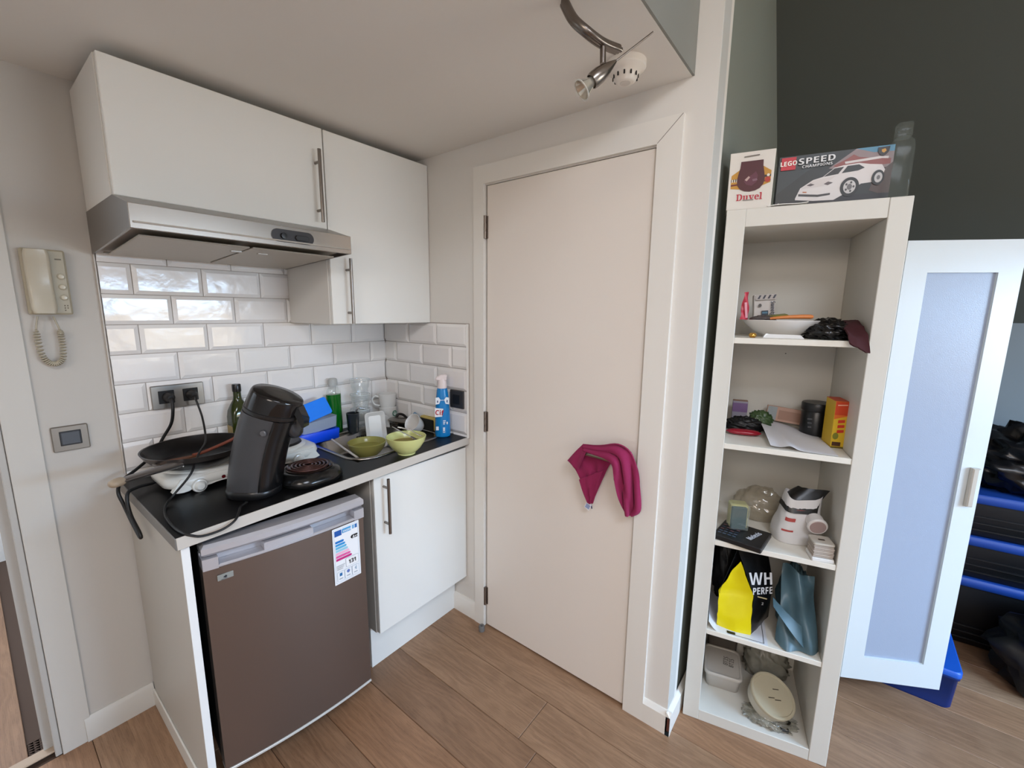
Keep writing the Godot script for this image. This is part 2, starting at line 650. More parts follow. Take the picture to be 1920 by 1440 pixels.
	# the mitre cut in the casing corner
	struct("trim_5", bx(V(0, 0, 0), V(0.0012, 0.098, 0.0016), 0), M("8d867c", 0.8)).transform = Transform3D(Basis.from_euler(V(0.82, 0, 0)), V(-0.0151, 2.010, 1.4355))
	var lin := MB.new()
	lin.box(V(0.06, 0.99, 0.69), V(0.1, 1.98, 0.02), 0)
	lin.box(V(0.06, 0.99, 1.408), V(0.1, 1.98, 0.02), 0)
	lin.box(V(0.06, 1.985, 1.05), V(0.1, 0.02, 0.72), 0)
	struct("trim_6", lin, M("3c2a26", 0.7))
	var door := struct("door_1", bx(V(0.019, 0.9885, 1.049), V(0.04, 1.963, 0.684), 0.0025), M("ece3d9", 0.34))
	for y in [1.81, 0.998, 0.157]:
		var h := MB.new()
		h.tube([V(-0.008, y - 0.045, 0.703), V(-0.008, y - 0.016, 0.703)], 0.0065, 10)
		h.tube([V(-0.008, y - 0.015, 0.703), V(-0.008, y + 0.015, 0.703)], 0.0065, 10)
		h.tube([V(-0.008, y + 0.016, 0.703), V(-0.008, y + 0.045, 0.703)], 0.0065, 10)
		h.box(V(0, y, 0.709), V(0.006, 0.088, 0.012), 0.001)
		part(door, "hinge", h, M("8a7f76", 0.35, 0.9))
	# lever handle
	var lv := MB.new()
	lv.lathe([Vector2(0, 0), Vector2(0.025, 0), Vector2(0.026, 0.004), Vector2(0.024, 0.009), Vector2(0, 0.009)], 24, Transform3D(Basis(V(0, 0, 1), V(-1, 0, 0), V(0, -1, 0)), V(0, 0.965, 1.345)))
	lv.tube(curve([V(0, 0.965, 1.345), V(-0.04, 0.965, 1.345), V(-0.054, 0.968, 1.335), V(-0.056, 0.975, 1.31), V(-0.056, 0.979, 1.215)], 6), 0.0085, 12)
	part(door, "door_handle", lv, M("a39a8c", 0.3, 1.0))
	var es := MB.new()
	es.lathe([Vector2(0, 0), Vector2(0.024, 0), Vector2(0.025, 0.004), Vector2(0.023, 0.008), Vector2(0, 0.008)], 24, Transform3D(Basis(V(0, 0, 1), V(-1, 0, 0), V(0, -1, 0)), V(0, 0.893, 1.335)))
	part(door, "escutcheon", es, M("8d8478", 0.35, 0.9))

	struct("baseboard_right", baseboard(0.146, 0.09, 0.013), trim_m, V(0, 0, 0.499)).rotation.y = -PI / 2
	# the return of the baseboard round the outer corner
	var br := MB.new()
	br.prism(P2([0, 0, -0.015, 0, -0.015, 0.074, -0.004, 0.09, 0, 0.09]), 0.0, 0.099, Transform3D(Basis(), V(0, 0, 1.473)))
	br.prism(P2([1.556, 0, 1.571, 0, 1.571, 0.074, 1.560, 0.09, 1.556, 0.09]), 0.0, 1.75, Transform3D(Basis(V(0, 0, 1), V(0, 1, 0), V(1, 0, 0)), V(-0.015, 0, 0)))
	struct("baseboard_corner", br, M("eae6de", 0.35))
	struct("trim_7", bx(V(-0.0155, 0.046, 1.566), V(0.002, 0.05, 0.008), 0), M("5a2f22", 0.8))

func baseboard(ln: float, hi: float, th: float) -> MB:
	var m := MB.new()
	m.prism(P2([0, 0, th, 0, th, hi - 0.014, 0.004, hi, 0, hi]), 0, ln, Transform3D(Basis(V(0, 0, 1), V(0, 1, 0), V(1, 0, 0)), V(0, 0, 0)))
	return m

func plank(parent: Node, shapes: Dictionary, x: float, a: float, b: float, k: int):
	var ln := snappedf(b - a, 0.001)
	if not shapes.has(ln):
		var m := MB.new()
		m.box(V(0, -0.006, 0), V(0.1826, 0.012, ln - 0.0016), 0.0014)
		shapes[ln] = m.done()
	part(parent, "plank", shapes[ln], wood_ms[k], V(x, 0, (a + b) / 2))

# ---------------------------------------------------------------- bevelled wall tiles
func tile_shape(w: float, h: float, cut_l := false, cut_r := false, cut_t := false) -> MB:
	var m := MB.new()
	var b := 0.0125
	var z1 := 0.0042
	var z2 := 0.0112
	var o := [V(-w / 2, -h / 2, 0), V(w / 2, -h / 2, 0), V(w / 2, h / 2, 0), V(-w / 2, h / 2, 0)]
	var e := []
	var t := []
	for q in o:
		e.append(V(q.x, q.y, z1))
		var cx: float = 0.0 if (cut_l and q.x < 0) or (cut_r and q.x > 0) else b
		var cy: float = 0.0 if cut_t and q.y > 0 else b
		t.append(V(q.x - signf(q.x) * cx, q.y - signf(q.y) * cy, z2))
	for i in 4:
		var k := (i + 1) % 4
		m.quad(o[i], o[k], e[k], e[i])
		m.quad(e[i], e[k], t[k], t[i])
	m.quad(t[0], t[1], t[2], t[3])
	return m

func build_tiles():
	var back := get_node("wall_back")
	var right := get_node("wall_right")
	var bump := noise_tex(0.012, [], 256, 9, true, 3.0)
	var tm := []
	for c in ["f1eeea", "eeeae6", "f3f0ed"]:
		tm.append(M(c, 0.13, 0.0, {"normal_texture": bump, "normal_scale": 0.16, "uv1_triplanar": true, "uv1_world_triplanar": true, "uv1_scale": Vector3(2.4, 2.4, 2.4)}))
	part(back, "grout", bx(V(-0.543, 1.275, 0.0012), V(1.084, 0.80, 0.0035), 0), M("b8aea4", 0.9))
	part(right, "grout", bx(V(-0.0012, 1.16, 0.305), V(0.0035, 0.52, 0.60), 0), M("aea49b", 0.9))
	var shapes := {}
	var n := 0
	for r in range(-1, 8):
		var y1 := 1.6165 - 0.1 * r
		var y0 := maxf(y1 - 0.1, 0.87)
		var off := 0.0 if posmod(r, 2) == 0 else -0.1
		for c in range(-1, 7):
			var a := off - 0.2 * (c + 1)
			var b := a + 0.2
			var xa := maxf(a, -1.083)
			var xb := minf(b, -0.0105)
			if xb - xa < 0.012: continue
			if r < 2 and xa > -0.49: continue
			var key := "%d %d" % [roundi((xb - xa) * 1000), roundi((y1 - y0) * 1000)]
			if not shapes.has(key): shapes[key] = tile_shape(xb - xa - 0.0025, y1 - y0 - 0.0025, xa > a + 0.001, xb < b - 0.02).done()
			part(back, "tile", shapes[key], tm[(n * 7 + r) % 3], V((xa + xb) / 2, (y0 + y1) / 2, 0.0025))
			n += 1
	for r in range(2, 8):
		var y1 := 1.6165 - 0.1 * r
		var y0 := maxf(y1 - 0.1, 0.87)
		var off := 0.0 if posmod(r, 2) == 0 else 0.1
		for c in range(-1, 4):
			var a := off + 0.2 * c
			var za := maxf(a, 0.0105)
			var zb := minf(a + 0.2, 0.597)
			if zb - za < 0.012: continue
			var key := "r%d %d" % [roundi((zb - za) * 1000), roundi((y1 - y0) * 1000)]
			if not shapes.has(key): shapes[key] = tile_shape(zb - za - 0.0025, y1 - y0 - 0.0025, za > a + 0.001, zb < a + 0.19).done()
			part(right, "tile", shapes[key], tm[(n * 5 + r) % 3], V(-0.0025, (y0 + y1) / 2, (za + zb) / 2), V(0, -PI / 2, 0))
			n += 1
	part(back, "tile_edge", bx(V(-1.0865, 1.3, 0.006), V(0.004, 0.78, 0.014), 0.001), M("c9c2b9", 0.4))
	part(right, "tile_edge", bx(V(-0.007, 1.16, 0.6), V(0.015, 0.514, 0.005), 0.001), M("f2f0ea", 0.3))

# ---------------------------------------------------------------- cabinets and worktop
func bar_handle(parent: Node, x: float, y0: float, y1: float, z: float, r := 0.006):
	var h := MB.new()
	h.tube([V(x, y0, z + 0.032), V(x, y1, z + 0.032)], r, 12)
	for y in [y0 + (y1 - y0) * 0.17, y1 - (y1 - y0) * 0.17]:
		h.tube([V(x, y, z), V(x, y, z + 0.032)], r * 0.8, 10)
	part(parent, "handle", h, M("8c857f", 0.28, 1.0))

func build_cabinets():
	var side := M("dedad2", 0.4)
	# wide wall cabinet above the hood
	var a := thing("wall_cabinet", "wide white wall cabinet above the steel extractor hood", "cabinet", V(-0.788, 1.765, 0))
	var b := MB.new()
	b.box(V(0, 0.1725, 0.17), V(0.598, 0.345, 0.332), 0.002)
	part(a, "body", b, side)
	var d := part(a, "door", bx(V(0, 0.1725, 0.3455), V(0.592, 0.343, 0.018), 0.0018), gloss_m)
	bar_handle(d, 0.264, 0.018, 0.262, 0.3545)
	# tall wall cabinet in the corner
	a = thing("wall_cabinet", "tall white wall cabinet hanging in the corner right of the hood", "cabinet", V(-0.247, 1.4165, 0))
	b = MB.new()
	b.box(V(0, 0.347, 0.175), V(0.488, 0.694, 0.322), 0.002)
	part(a, "body", b, side)
	d = part(a, "door", bx(V(0.002, 0.347, 0.3455), V(0.486, 0.69, 0.018), 0.0018), gloss_m)
	bar_handle(d, -0.176, 0.004, 0.250, 0.3545)

	# extractor hood
	a = thing("extractor_hood", "stainless steel extractor hood under the wide wall cabinet", "extractor hood", V(-0.79, 1.63, 0))
	b = MB.new()
	var hp := P2([0.0, 0.134, 0.0, 0.008, 0.5, 0.038, 0.5, 0.096, 0.365, 0.134])
	var X := Transform3D(Basis(V(0, 0, 1), V(0, 1, 0), V(-1, 0, 0)), V(0.3, 0, 0))
	# open below: side cheeks, slanted front, top
	b.prism(P2([0.012, 0.134, 0.012, 0.008, 0.5, 0.038, 0.5, 0.096, 0.365, 0.134]), 0.0, 0.006, X)
	b.prism(P2([0.012, 0.134, 0.012, 0.008, 0.5, 0.038, 0.5, 0.096, 0.365, 0.134]), 0.594, 0.6, X)
	b.prism(P2([0.012, 0.134, 0.012, 0.128, 0.363, 0.128, 0.365, 0.134]), 0.006, 0.594, X)
	b.prism(P2([0.365, 0.134, 0.363, 0.128, 0.494, 0.092, 0.5, 0.096]), 0.006, 0.594, X)
	part(a, "canopy", b, M("8d8883", 0.34, 1.0))
	part(a, "front_panel", bx(V(0, 0.067, 0.4975), V(0.599, 0.06, 0.007), 0.001), M("b9b0a6", 0.24, 1.0))
	b = MB.new()
	var tilt := atan2(0.03, 0.488)
	b.box(V(0, 0.026, 0.25), V(0.586, 0.004, 0.484), 0.0, Transform3D())
	part(a, "underside", b, M("a39b90", 0.5), V(0, 0, 0)).transform = Transform3D(Basis.from_euler(V(-tilt, 0, 0)), V(0, -0.0035, 0.016))
	for s in [-1, 1]:
		var f := MB.new()
		f.box(V(0, 0, 0), V(0.268, 0.005, 0.37), 0.002)
		var fo := part(a, "grease_filter", f, M("b3ab9e", 0.42, 0.2))
		fo.transform = Transform3D(Basis.from_euler(V(-tilt, 0, 0)), V(s * 0.138, 0.0185, 0.25))
		var lt := part(a, "filter_latch", bx(V(s * 0.138 - 0.1 * s, 0.0155, 0.415), V(0.03, 0.004, 0.012), 0.001), M("b0aaa2", 0.3, 0.8))
	var lamp := part(a, "lamp_strip", bx(V(-0.11, 0.0125, 0.052), V(0.34, 0.006, 0.012), 0.001), M("cfcac2", 0.3, 0.7))
	b = MB.new()
	b.prism(rr2(0.132, 0.038, 0.019, 7), 0, 0.004, xf(V(0.098, 0.068, 0.5)), 0.001)
	var cp := part(a, "control_panel", b, M("2a2728", 0.35))
	b = MB.new()
	b.lathe([Vector2(0.0, 0.0), Vector2(0.0095, 0), Vector2(0.0088, 0.008), Vector2(0, 0.009)], 20, xf(V(0.067, 0.067, 0.504), PI / 2))
	part(cp, "knob", b, M("121112", 0.35))
	b = MB.new()
	b.prism(rr2(0.042, 0.016, 0.007, 5), 0, 0.006, xf(V(0.124, 0.066, 0.504)), 0.001)
	part(cp, "slider", b, M("171616", 0.4))

	# worktop: thin slab with a hole for the sink, front edging
	a = thing("worktop", "black speckled worktop with pale front edging on the base units", "worktop", V(0, 0.907, 0))
	a.rotation.z = 0.0227
	b = MB.new()
	b.box(V(-0.798, -0.016, 0.2985), V(0.604, 0.032, 0.597), 0)
	b.box(V(-0.02, -0.016, 0.2985), V(0.036, 0.032, 0.597), 0)
	b.box(V(-0.267, -0.016, 0.045), V(0.458, 0.032, 0.09), 0)
	b.box(V(-0.267, -0.016, 0.541), V(0.458, 0.032, 0.112), 0)
	var sp := noise_tex(0.25, [[0.0, 0.62, 0.72, 1.0], ["0a0a0b", "0d0d0e", "1d1d1f", "2a2a2c"]], 512, 4)
	part(a, "top", b, M("ffffff", 0.36, 0.0, {"metallic_specular": 0.35, "albedo_texture": sp, "uv1_triplanar": true, "uv1_scale": Vector3(5, 5, 5)}))
	part(a, "front_edging", bx(V(-0.55, -0.0165, 0.599), V(1.1, 0.0335, 0.004), 0.001), M("c9c3ba", 0.35))
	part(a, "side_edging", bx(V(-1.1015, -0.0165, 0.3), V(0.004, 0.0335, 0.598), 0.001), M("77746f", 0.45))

	# end panel
	a = thing("end_panel", "white end panel left of the fridge under the worktop", "cabinet panel", V(-1.081, 0, 0))
	part(a, "panel", bx(V(0, 0.424, 0.298), V(0.019, 0.848, 0.58), 0.001), M("b8b4ab", 0.45))  # white panel greyed: shade on this side put into the colour
	part(a, "edge_band", bx(V(0, 0.424, 0.589), V(0.0195, 0.848, 0.003), 0.0005), M("eff0ee", 0.35))
	part(a, "skirting_strip", bx(V(-0.0125, 0.035, 0.30), V(0.006, 0.07, 0.575), 0.002), M("d6d2c9", 0.4))

	# base cabinet
	a = thing("base_cabinet", "white base cabinet with long bar handle right of the fridge", "cabinet", V(-0.25, 0, 0))
	b = MB.new()
	b.box(V(-0.239, 0.525, 0.28), V(0.018, 0.65, 0.555), 0.001)
	b.box(V(0.236, 0.525, 0.28), V(0.018, 0.65, 0.555), 0.001)
	b.box(V(0, 0.209, 0.28), V(0.46, 0.018, 0.555), 0.001)
	b.box(V(0, 0.525, 0.012), V(0.46, 0.65, 0.008), 0.001)
	part(a, "body", b, M("c4bfb6", 0.5))
	d = part(a, "door", bx(V(0.001, 0.529, 0.5715), V(0.492, 0.65, 0.018), 0.0018), gloss_m)
	bar_handle(d, -0.203, 0.628, 0.868 - 0.02, 0.5805)
	part(a, "plinth", bx(V(0.004, 0.098, 0.492), V(0.482, 0.196, 0.016), 0.001), gloss_m)

# ---------------------------------------------------------------- fridge
func build_fridge():
	var a := thing("fridge", "small brown fridge with silver top handle under the worktop", "fridge", V(-0.745, 0.003, 0.0145), -0.117)
	a.scale.x = 0.94
	var b := MB.new()
	b.box(V(0, 0.445, 0.305), V(0.49, 0.745, 0.48), 0.006)
	for s in [-1, 1]: b.lathe([Vector2(0.0, 0), Vector2(0.018, 0), Vector2(0.018, 0.08), Vector2(0, 0.08)], 12, xf(V(s * 0.22, -0.003, 0.5)))
	part(a, "body", b, M("161515", 0.55))
	part(a, "door_seal", bx(V(0, 0.44, 0.548), V(0.48, 0.68, 0.01), 0.002), M("3c3a3a", 0.6))
	# bowed door
	var bow = func(x: float): return 0.602 + 0.017 * (1.0 - pow(x / 0.25, 2.0))
	var slab = func(y0: float, y1: float, grow: float, n: int, back: float) -> PackedVector2Array:
		var p := PackedVector2Array([Vector2(-0.249, back)])
		for i in n + 1:
			var x := -0.249 + 0.498 * i / n
			p.append(Vector2(x, bow.call(x) + grow))
		p.append(Vector2(0.249, back))
		return p
	var flat := Transform3D(Basis(V(1, 0, 0), V(0, 0, 1), V(0, -1, 0)), Vector3.ZERO)
	b = MB.new()
	b.prism(slab.call(0, 0, 0.0, 18, 0.553), -0.755, -0.101, flat, 0.002)
	var brushed := noise_tex(0.02, [[0.0, 1.0], ["5c5048", "665a52"]], 256, 8)
	var door := part(a, "door", b, M("7d6e65", 0.36, 0.75))
	b = MB.new()
	b.prism(slab.call(0, 0, 0.002, 18, 0.56), -0.1005, -0.092, flat, 0.001)
	part(door, "bottom_trim", b, M("d8d8d4", 0.35, 0.3))
	# handle strip: lower lip with a scooped recess, upper rail
	b = MB.new()
	b.prism(slab.call(0, 0, 0.008, 18, 0.556), -0.829, -0.795, flat, 0.009)
	b.prism(slab.call(0, 0, -0.034, 18, 0.556), -0.795, -0.755, flat, 0.0)
	var lip := func(xa: float, xb: float, y0: float, y1: float):
		var p := PackedVector2Array()
		var n := 8
		for i in n + 1:
			var x := lerpf(xa, xb, float(i) / n)
			p.append(Vector2(x, bow.call(x) + 0.006))
		for i in n + 1:
			var x := lerpf(xb, xa, float(i) / n)
			p.append(Vector2(x, bow.call(x) - 0.034))
		b.prism(p, -y1, -y0, flat, 0.003)
	lip.call(-0.249, -0.21, 0.755, 0.789)
	lip.call(-0.21, 0.21, 0.755, 0.765)
	lip.call(-0.09, 0.06, 0.764, 0.787)
	lip.call(0.21, 0.249, 0.755, 0.789)
	part(door, "handle", b, M("c4c3c8", 0.28, 0.4))
	# small badge low on the left of the door
	var zb: float = bow.call(-0.196)
	b = bx(V(-0.196, 0.7225, zb + 0.0015), V(0.042, 0.0175, 0.003), 0.001)
	var bd := part(door, "badge", b, M("9da19d", 0.35, 0.4))
	var ar := Art.new()
	ar.add(P2([-0.007, 0.0, 0.0, 0.004, 0.007, 0.0, 0.0, -0.004]), "20242c")
	ar.add(P2([-0.012, -0.0062, 0.012, -0.0062, 0.012, -0.0050, -0.012, -0.0050]), "4a4f55")
	part(bd, "emblem", ar.m, art_mat(), V(-0.196, 0.7225, zb + 0.0032), V(0, 0.14, 0))
	# energy sticker, upper right
	var lx := 0.176
	ar = Art.new()
	ar.add(rr2(0.104, 0.203, 0.002, 2), "eef0f2")
	ar.add(rr2(0.094, 0.193, 0.003, 3), "8fb0c8")
	ar.add(rr2(0.0925, 0.1915, 0.003, 3), "f1f2f3")
	ar.add(P2([-0.044, 0.072, -0.017, 0.072, -0.017, 0.092, -0.044, 0.092]), "1b56a8")
	ar.add(P2([-0.015, 0.076, 0.020, 0.076, 0.020, 0.092, -0.015, 0.092]), "4fa3d8")
	for k in 2: ar.add(P2([0.024 + k * 0.011, 0.078, 0.033 + k * 0.011, 0.078, 0.033 + k * 0.011, 0.092, 0.024 + k * 0.011, 0.092]), ["7fb4dc", "2f6fb5"][k])
	var cs := ["0d78c8", "2f97d6", "5fb7dd", "9bd0e3", "f0b5cf", "e45aa0", "c9257d"]
	for k in 7:
		var y := 0.047 - k * 0.0105
		var w := 0.030 + k * 0.0046
		ar.add(P2([-0.043, y, -0.043 + w, y, -0.039 + w, y + 0.004, -0.043 + w, y + 0.008, -0.043, y + 0.008]), cs[k])
	ar.add(P2([0.016, 0.050, 0.021, 0.044, 0.044, 0.044, 0.044, 0.057, 0.021, 0.057]), "111111")
	ar.add(rr2(0.050, 0.032, 0.003, 3, 0.018, -0.035), "8fa2b4")
	ar.add(rr2(0.0485, 0.0305, 0.003, 3, 0.018, -0.035), "f4f4f4")
	for k in 3:
		ar.add(rr2(0.027, 0.034, 0.003, 3, -0.029 + k * 0.029, -0.074), "8fb0c8")
		ar.add(rr2(0.0258, 0.0328, 0.003, 3, -0.029 + k * 0.029, -0.074), "eef1f3")
	ar.add(P2([-0.034, -0.073, -0.024, -0.073, -0.024, -0.062, -0.034, -0.062]), "2a6ea8")
	ar.add(ell(0.006, 0.006, 0.0, -0.067), "5f79b8")
	ar.add(P2([0.026, -0.070, 0.033, -0.076, 0.033, -0.060, 0.026, -0.066]), "9fb2c4")
	for k in 3: ar.add(P2([-0.036 + k * 0.029, -0.084, -0.022 + k * 0.029, -0.084, -0.022 + k * 0.029, -0.081, -0.036 + k * 0.029, -0.081]), "9aa3ab")
	for k in 3: ar.add(P2([-0.043, -0.036 - k * 0.006, -0.012 - k * 0.004, -0.036 - k * 0.006, -0.012 - k * 0.004, -0.033 - k * 0.006, -0.043, -0.033 - k * 0.006]), "c2c6ca")
	var zl: float = bow.call(lx) + 0.0008
	var yaw := -0.098
	part(door, "energy_sticker", ar.m, art_mat(), V(lx, 0.650, zl + 0.001), V(0, -yaw, 0))
	var st := door.get_node("energy_sticker")
	lettering(st, "131", 0.014, M("1a1a1a", 0.6), V(0.018, -0.0345, 0.0046))
	lettering(st, "A++", 0.009, M("f2f2f2", 0.6), V(0.033, 0.0505, 0.0046))
	lettering(st, "ENERG", 0.007, M("e6f2fa", 0.6), V(0.0025, 0.084, 0.0046))

# ---------------------------------------------------------------- wall fittings
func plate(w: float, h: float, d := 0.009) -> MB:
	var m := MB.new()
	m.prism(rr2(w, h, 0.004, 3), 0, d, Transform3D(), 0.0025)
	return m

func build_wall_fittings():
	var steel := M("a7a29b", 0.3, 0.9)
	# double socket with two plugs
	var a := thing("double_socket", "brushed steel double socket on the tiles with two black plugs in it", "socket", V(-0.914, 1.16, 0.0115))
	part(a, "frame", plate(0.158, 0.084, 0.010), steel)
	for s in [-1, 1]: part(a, "socket_insert", bx(V(s * 0.036, 0, 0.0095), V(0.046, 0.046, 0.006), 0.001), M("0e0e0f", 0.5))
	var cords := [
		["thick black plug and cord of the white hotplate hanging from the left socket", -0.946, 0.0052, [V(-0.946, 1.150, 0.066), V(-0.949, 1.118, 0.074), V(-0.955, 1.07, 0.06), V(-0.976, 1.02, 0.035), V(-1.008, 0.965, 0.028), V(-1.06, 0.935, 0.06), V(-1.112, 0.915, 0.10), V(-1.128, 0.89, 0.13), V(-1.122, 0.85, 0.15), V(-1.118, 0.81, 0.21), V(-1.1165, 0.785, 0.285), V(-1.117, 0.800, 0.288), V(-1.122, 0.845, 0.225), V(-1.118, 0.90, 0.20), V(-1.085, 0.905, 0.17), V(-1.045, 0.9, 0.15), V(-1.02, 0.91, 0.15)]],
		["thin black cord of the coffee machine looping from the right socket over the worktop edge", -0.877, 0.0034, [V(-0.877, 1.152, 0.062), V(-0.872, 1.12, 0.072), V(-0.868, 1.08, 0.085), V(-0.877, 1.035, 0.13), V(-0.90, 1.015, 0.20), V(-0.942, 1.003, 0.275), V(-0.985, 0.96, 0.335), V(-1.033, 0.905, 0.33), V(-1.062, 0.8885, 0.36), V(-1.08, 0.8865, 0.43), V(-1.086, 0.8865, 0.52), V(-1.082, 0.887, 0.585), V(-1.070, 0.882, 0.606), V(-1.045, 0.872, 0.613), V(-1.0, 0.872, 0.614), V(-0.967, 0.884, 0.611), V(-0.945, 0.8945, 0.585), V(-0.93, 0.895, 0.555), V(-0.905, 0.8955, 0.535)]]]
	for c in cords:
		var t := thing("power_cord", c[0], "power cord", V(c[1], 1.16, 0.02))
		var b := MB.new()
		b.lathe([Vector2(0, 0), Vector2(0.0175, 0), Vector2(0.0175, 0.012), Vector2(0.014, 0.028), Vector2(0.009, 0.036), Vector2(0, 0.037)], 16, xf(V(0, 0, 0.0045), PI / 2))
		b.tube([V(0, 0, 0.03), V(0, -0.006, 0.043), V(0, -0.016, 0.044)], 0.0075, 10)
		part(t, "plug", b, M("101011", 0.45))
		b = MB.new()
		var pts := []
		for q in c[3]: pts.append(q - V(c[1], 1.16, 0.02))
		b.tube(curve(pts, 7), c[2], 8)
		part(t, "cable", b, M("0d0d0e", 0.5))
	# rocker switch on the plain wall
	a = thing("light_switch", "square steel light switch below the intercom on the plain wall", "light switch", V(-1.2015, 1.064, 0))
	part(a, "frame", plate(0.084, 0.080, 0.010), M("9a948c", 0.32, 0.85))
	part(a, "rocker_frame", bx(V(0, 0.001, 0.010), V(0.049, 0.046, 0.004), 0.001), M("1c1e22", 0.4))
	part(a, "rocker", bx(V(0, 0.001, 0.012), V(0.043, 0.040, 0.005), 0.002), M("4e5258", 0.4))
	# dark switch on the side tiles
	a = thing("light_switch", "dark grey socket plate on the side tiles behind the blue spray bottle", "socket", V(-0.0115, 1.077, 0.541), -PI / 2)
	part(a, "frame", plate(0.086, 0.082, 0.010), M("3d3b3b", 0.4, 0.3))
	part(a, "insert", bx(V(0, 0, 0.0095), V(0.045, 0.045, 0.006), 0.001), M("0f0f10", 0.5))
	# intercom
	a = thing("intercom", "cream intercom handset with coiled cord on the wall left of the hood", "intercom", V(-1.2, 1.545, 0))
	var cream := M("b9b09c", 0.3)
	var b := MB.new()
	b.prism(rr2(0.093, 0.19, 0.006, 4), 0, 0.028, Transform3D(), 0.005)
	part(a, "base", b, M("aea58f", 0.42))
	b = MB.new()
	var rings := []
	for k in 13:
		var y := -0.091 + k * 0.182 / 12
		var f := absf(y) / 0.091
		var bulge := 0.0245 - 0.009 * (1.0 - f * f) + 0.004 * f
		var e := 1.0 if k > 0 and k < 12 else 0.86
		var ring := []
		for v in rr(0.054 * e, bulge * e, 0.009 * e, 0, 4): ring.append(V(v.x - 0.015, y, 0.028 + bulge / 2 + v.z))
		rings.append(ring)
	b.loft(rings)
	part(a, "handset", b, cream)
	for k in 3:
		b = MB.new()
		b.lathe([Vector2(0.0085, 0), Vector2(0.0085, 0.004), Vector2(0.006, 0.007), Vector2(0, 0.008)], 18, xf(V(0.031, 0.018 - k * 0.031, 0.027), PI / 2))
		part(a, "button", b, M("c3bba6", 0.25))
	for k in 5: part(a, "grille_slot", bx(V(0.030 + (k % 2) * 0.006, -0.068 - int(k / 2) * 0.007, 0.028), V(0.003, 0.004, 0.0008), 0), M("6f6757", 0.6))
	part(a, "name_strip", bx(V(0.030, 0.068, 0.028), V(0.014, 0.004, 0.001), 0), M("6f6757", 0.6))
	b = MB.new()
	var path := curve([V(-0.030, -0.10, 0.022), V(-0.037, -0.135, 0.022), V(-0.038, -0.17, 0.022), V(-0.034, -0.215, 0.022), V(-0.022, -0.238, 0.022), V(-0.006, -0.243, 0.022), V(0.008, -0.228, 0.022), V(0.012, -0.19, 0.022), V(0.012, -0.155, 0.022), V(0.010, -0.135, 0.022), V(0.002, -0.10, 0.022)], 26)
	var coil := []
	for i in path.size():
		var t: Vector3 = (path[mini(i + 1, path.size() - 1)] - path[maxi(i - 1, 0)]).normalized()
		var n := t.cross(V(0, 0, 1)).normalized()
		var k0: float = clampf((i - 26.0) / 12.0, 0, 1) * clampf((path.size() - 30.0 - i) / 12.0, 0, 1)
		var ang := i * 1.05
		coil.append(path[i] + (n * cos(ang) + V(0, 0, 1) * sin(ang)) * 0.0062 * k0)
	b.tube(curve(coil, 2), 0.0022, 6)
	part(a, "coiled_cord", b, M("b1a893", 0.4))

# ---------------------------------------------------------------- things on the worktop
func glass_m(hex := "e8f0f0", alpha := 0.18) -> StandardMaterial3D:
	var c := Color(hex)
	c.a = alpha
	var key := "glass" + hex + str(alpha)
	if not mats.has(key):
		var m := StandardMaterial3D.new()
		m.albedo_color = c
		m.transparency = BaseMaterial3D.TRANSPARENCY_ALPHA
		m.roughness = 0.04
		m.metallic_specular = 0.7
		mats[key] = m
	return mats[key]

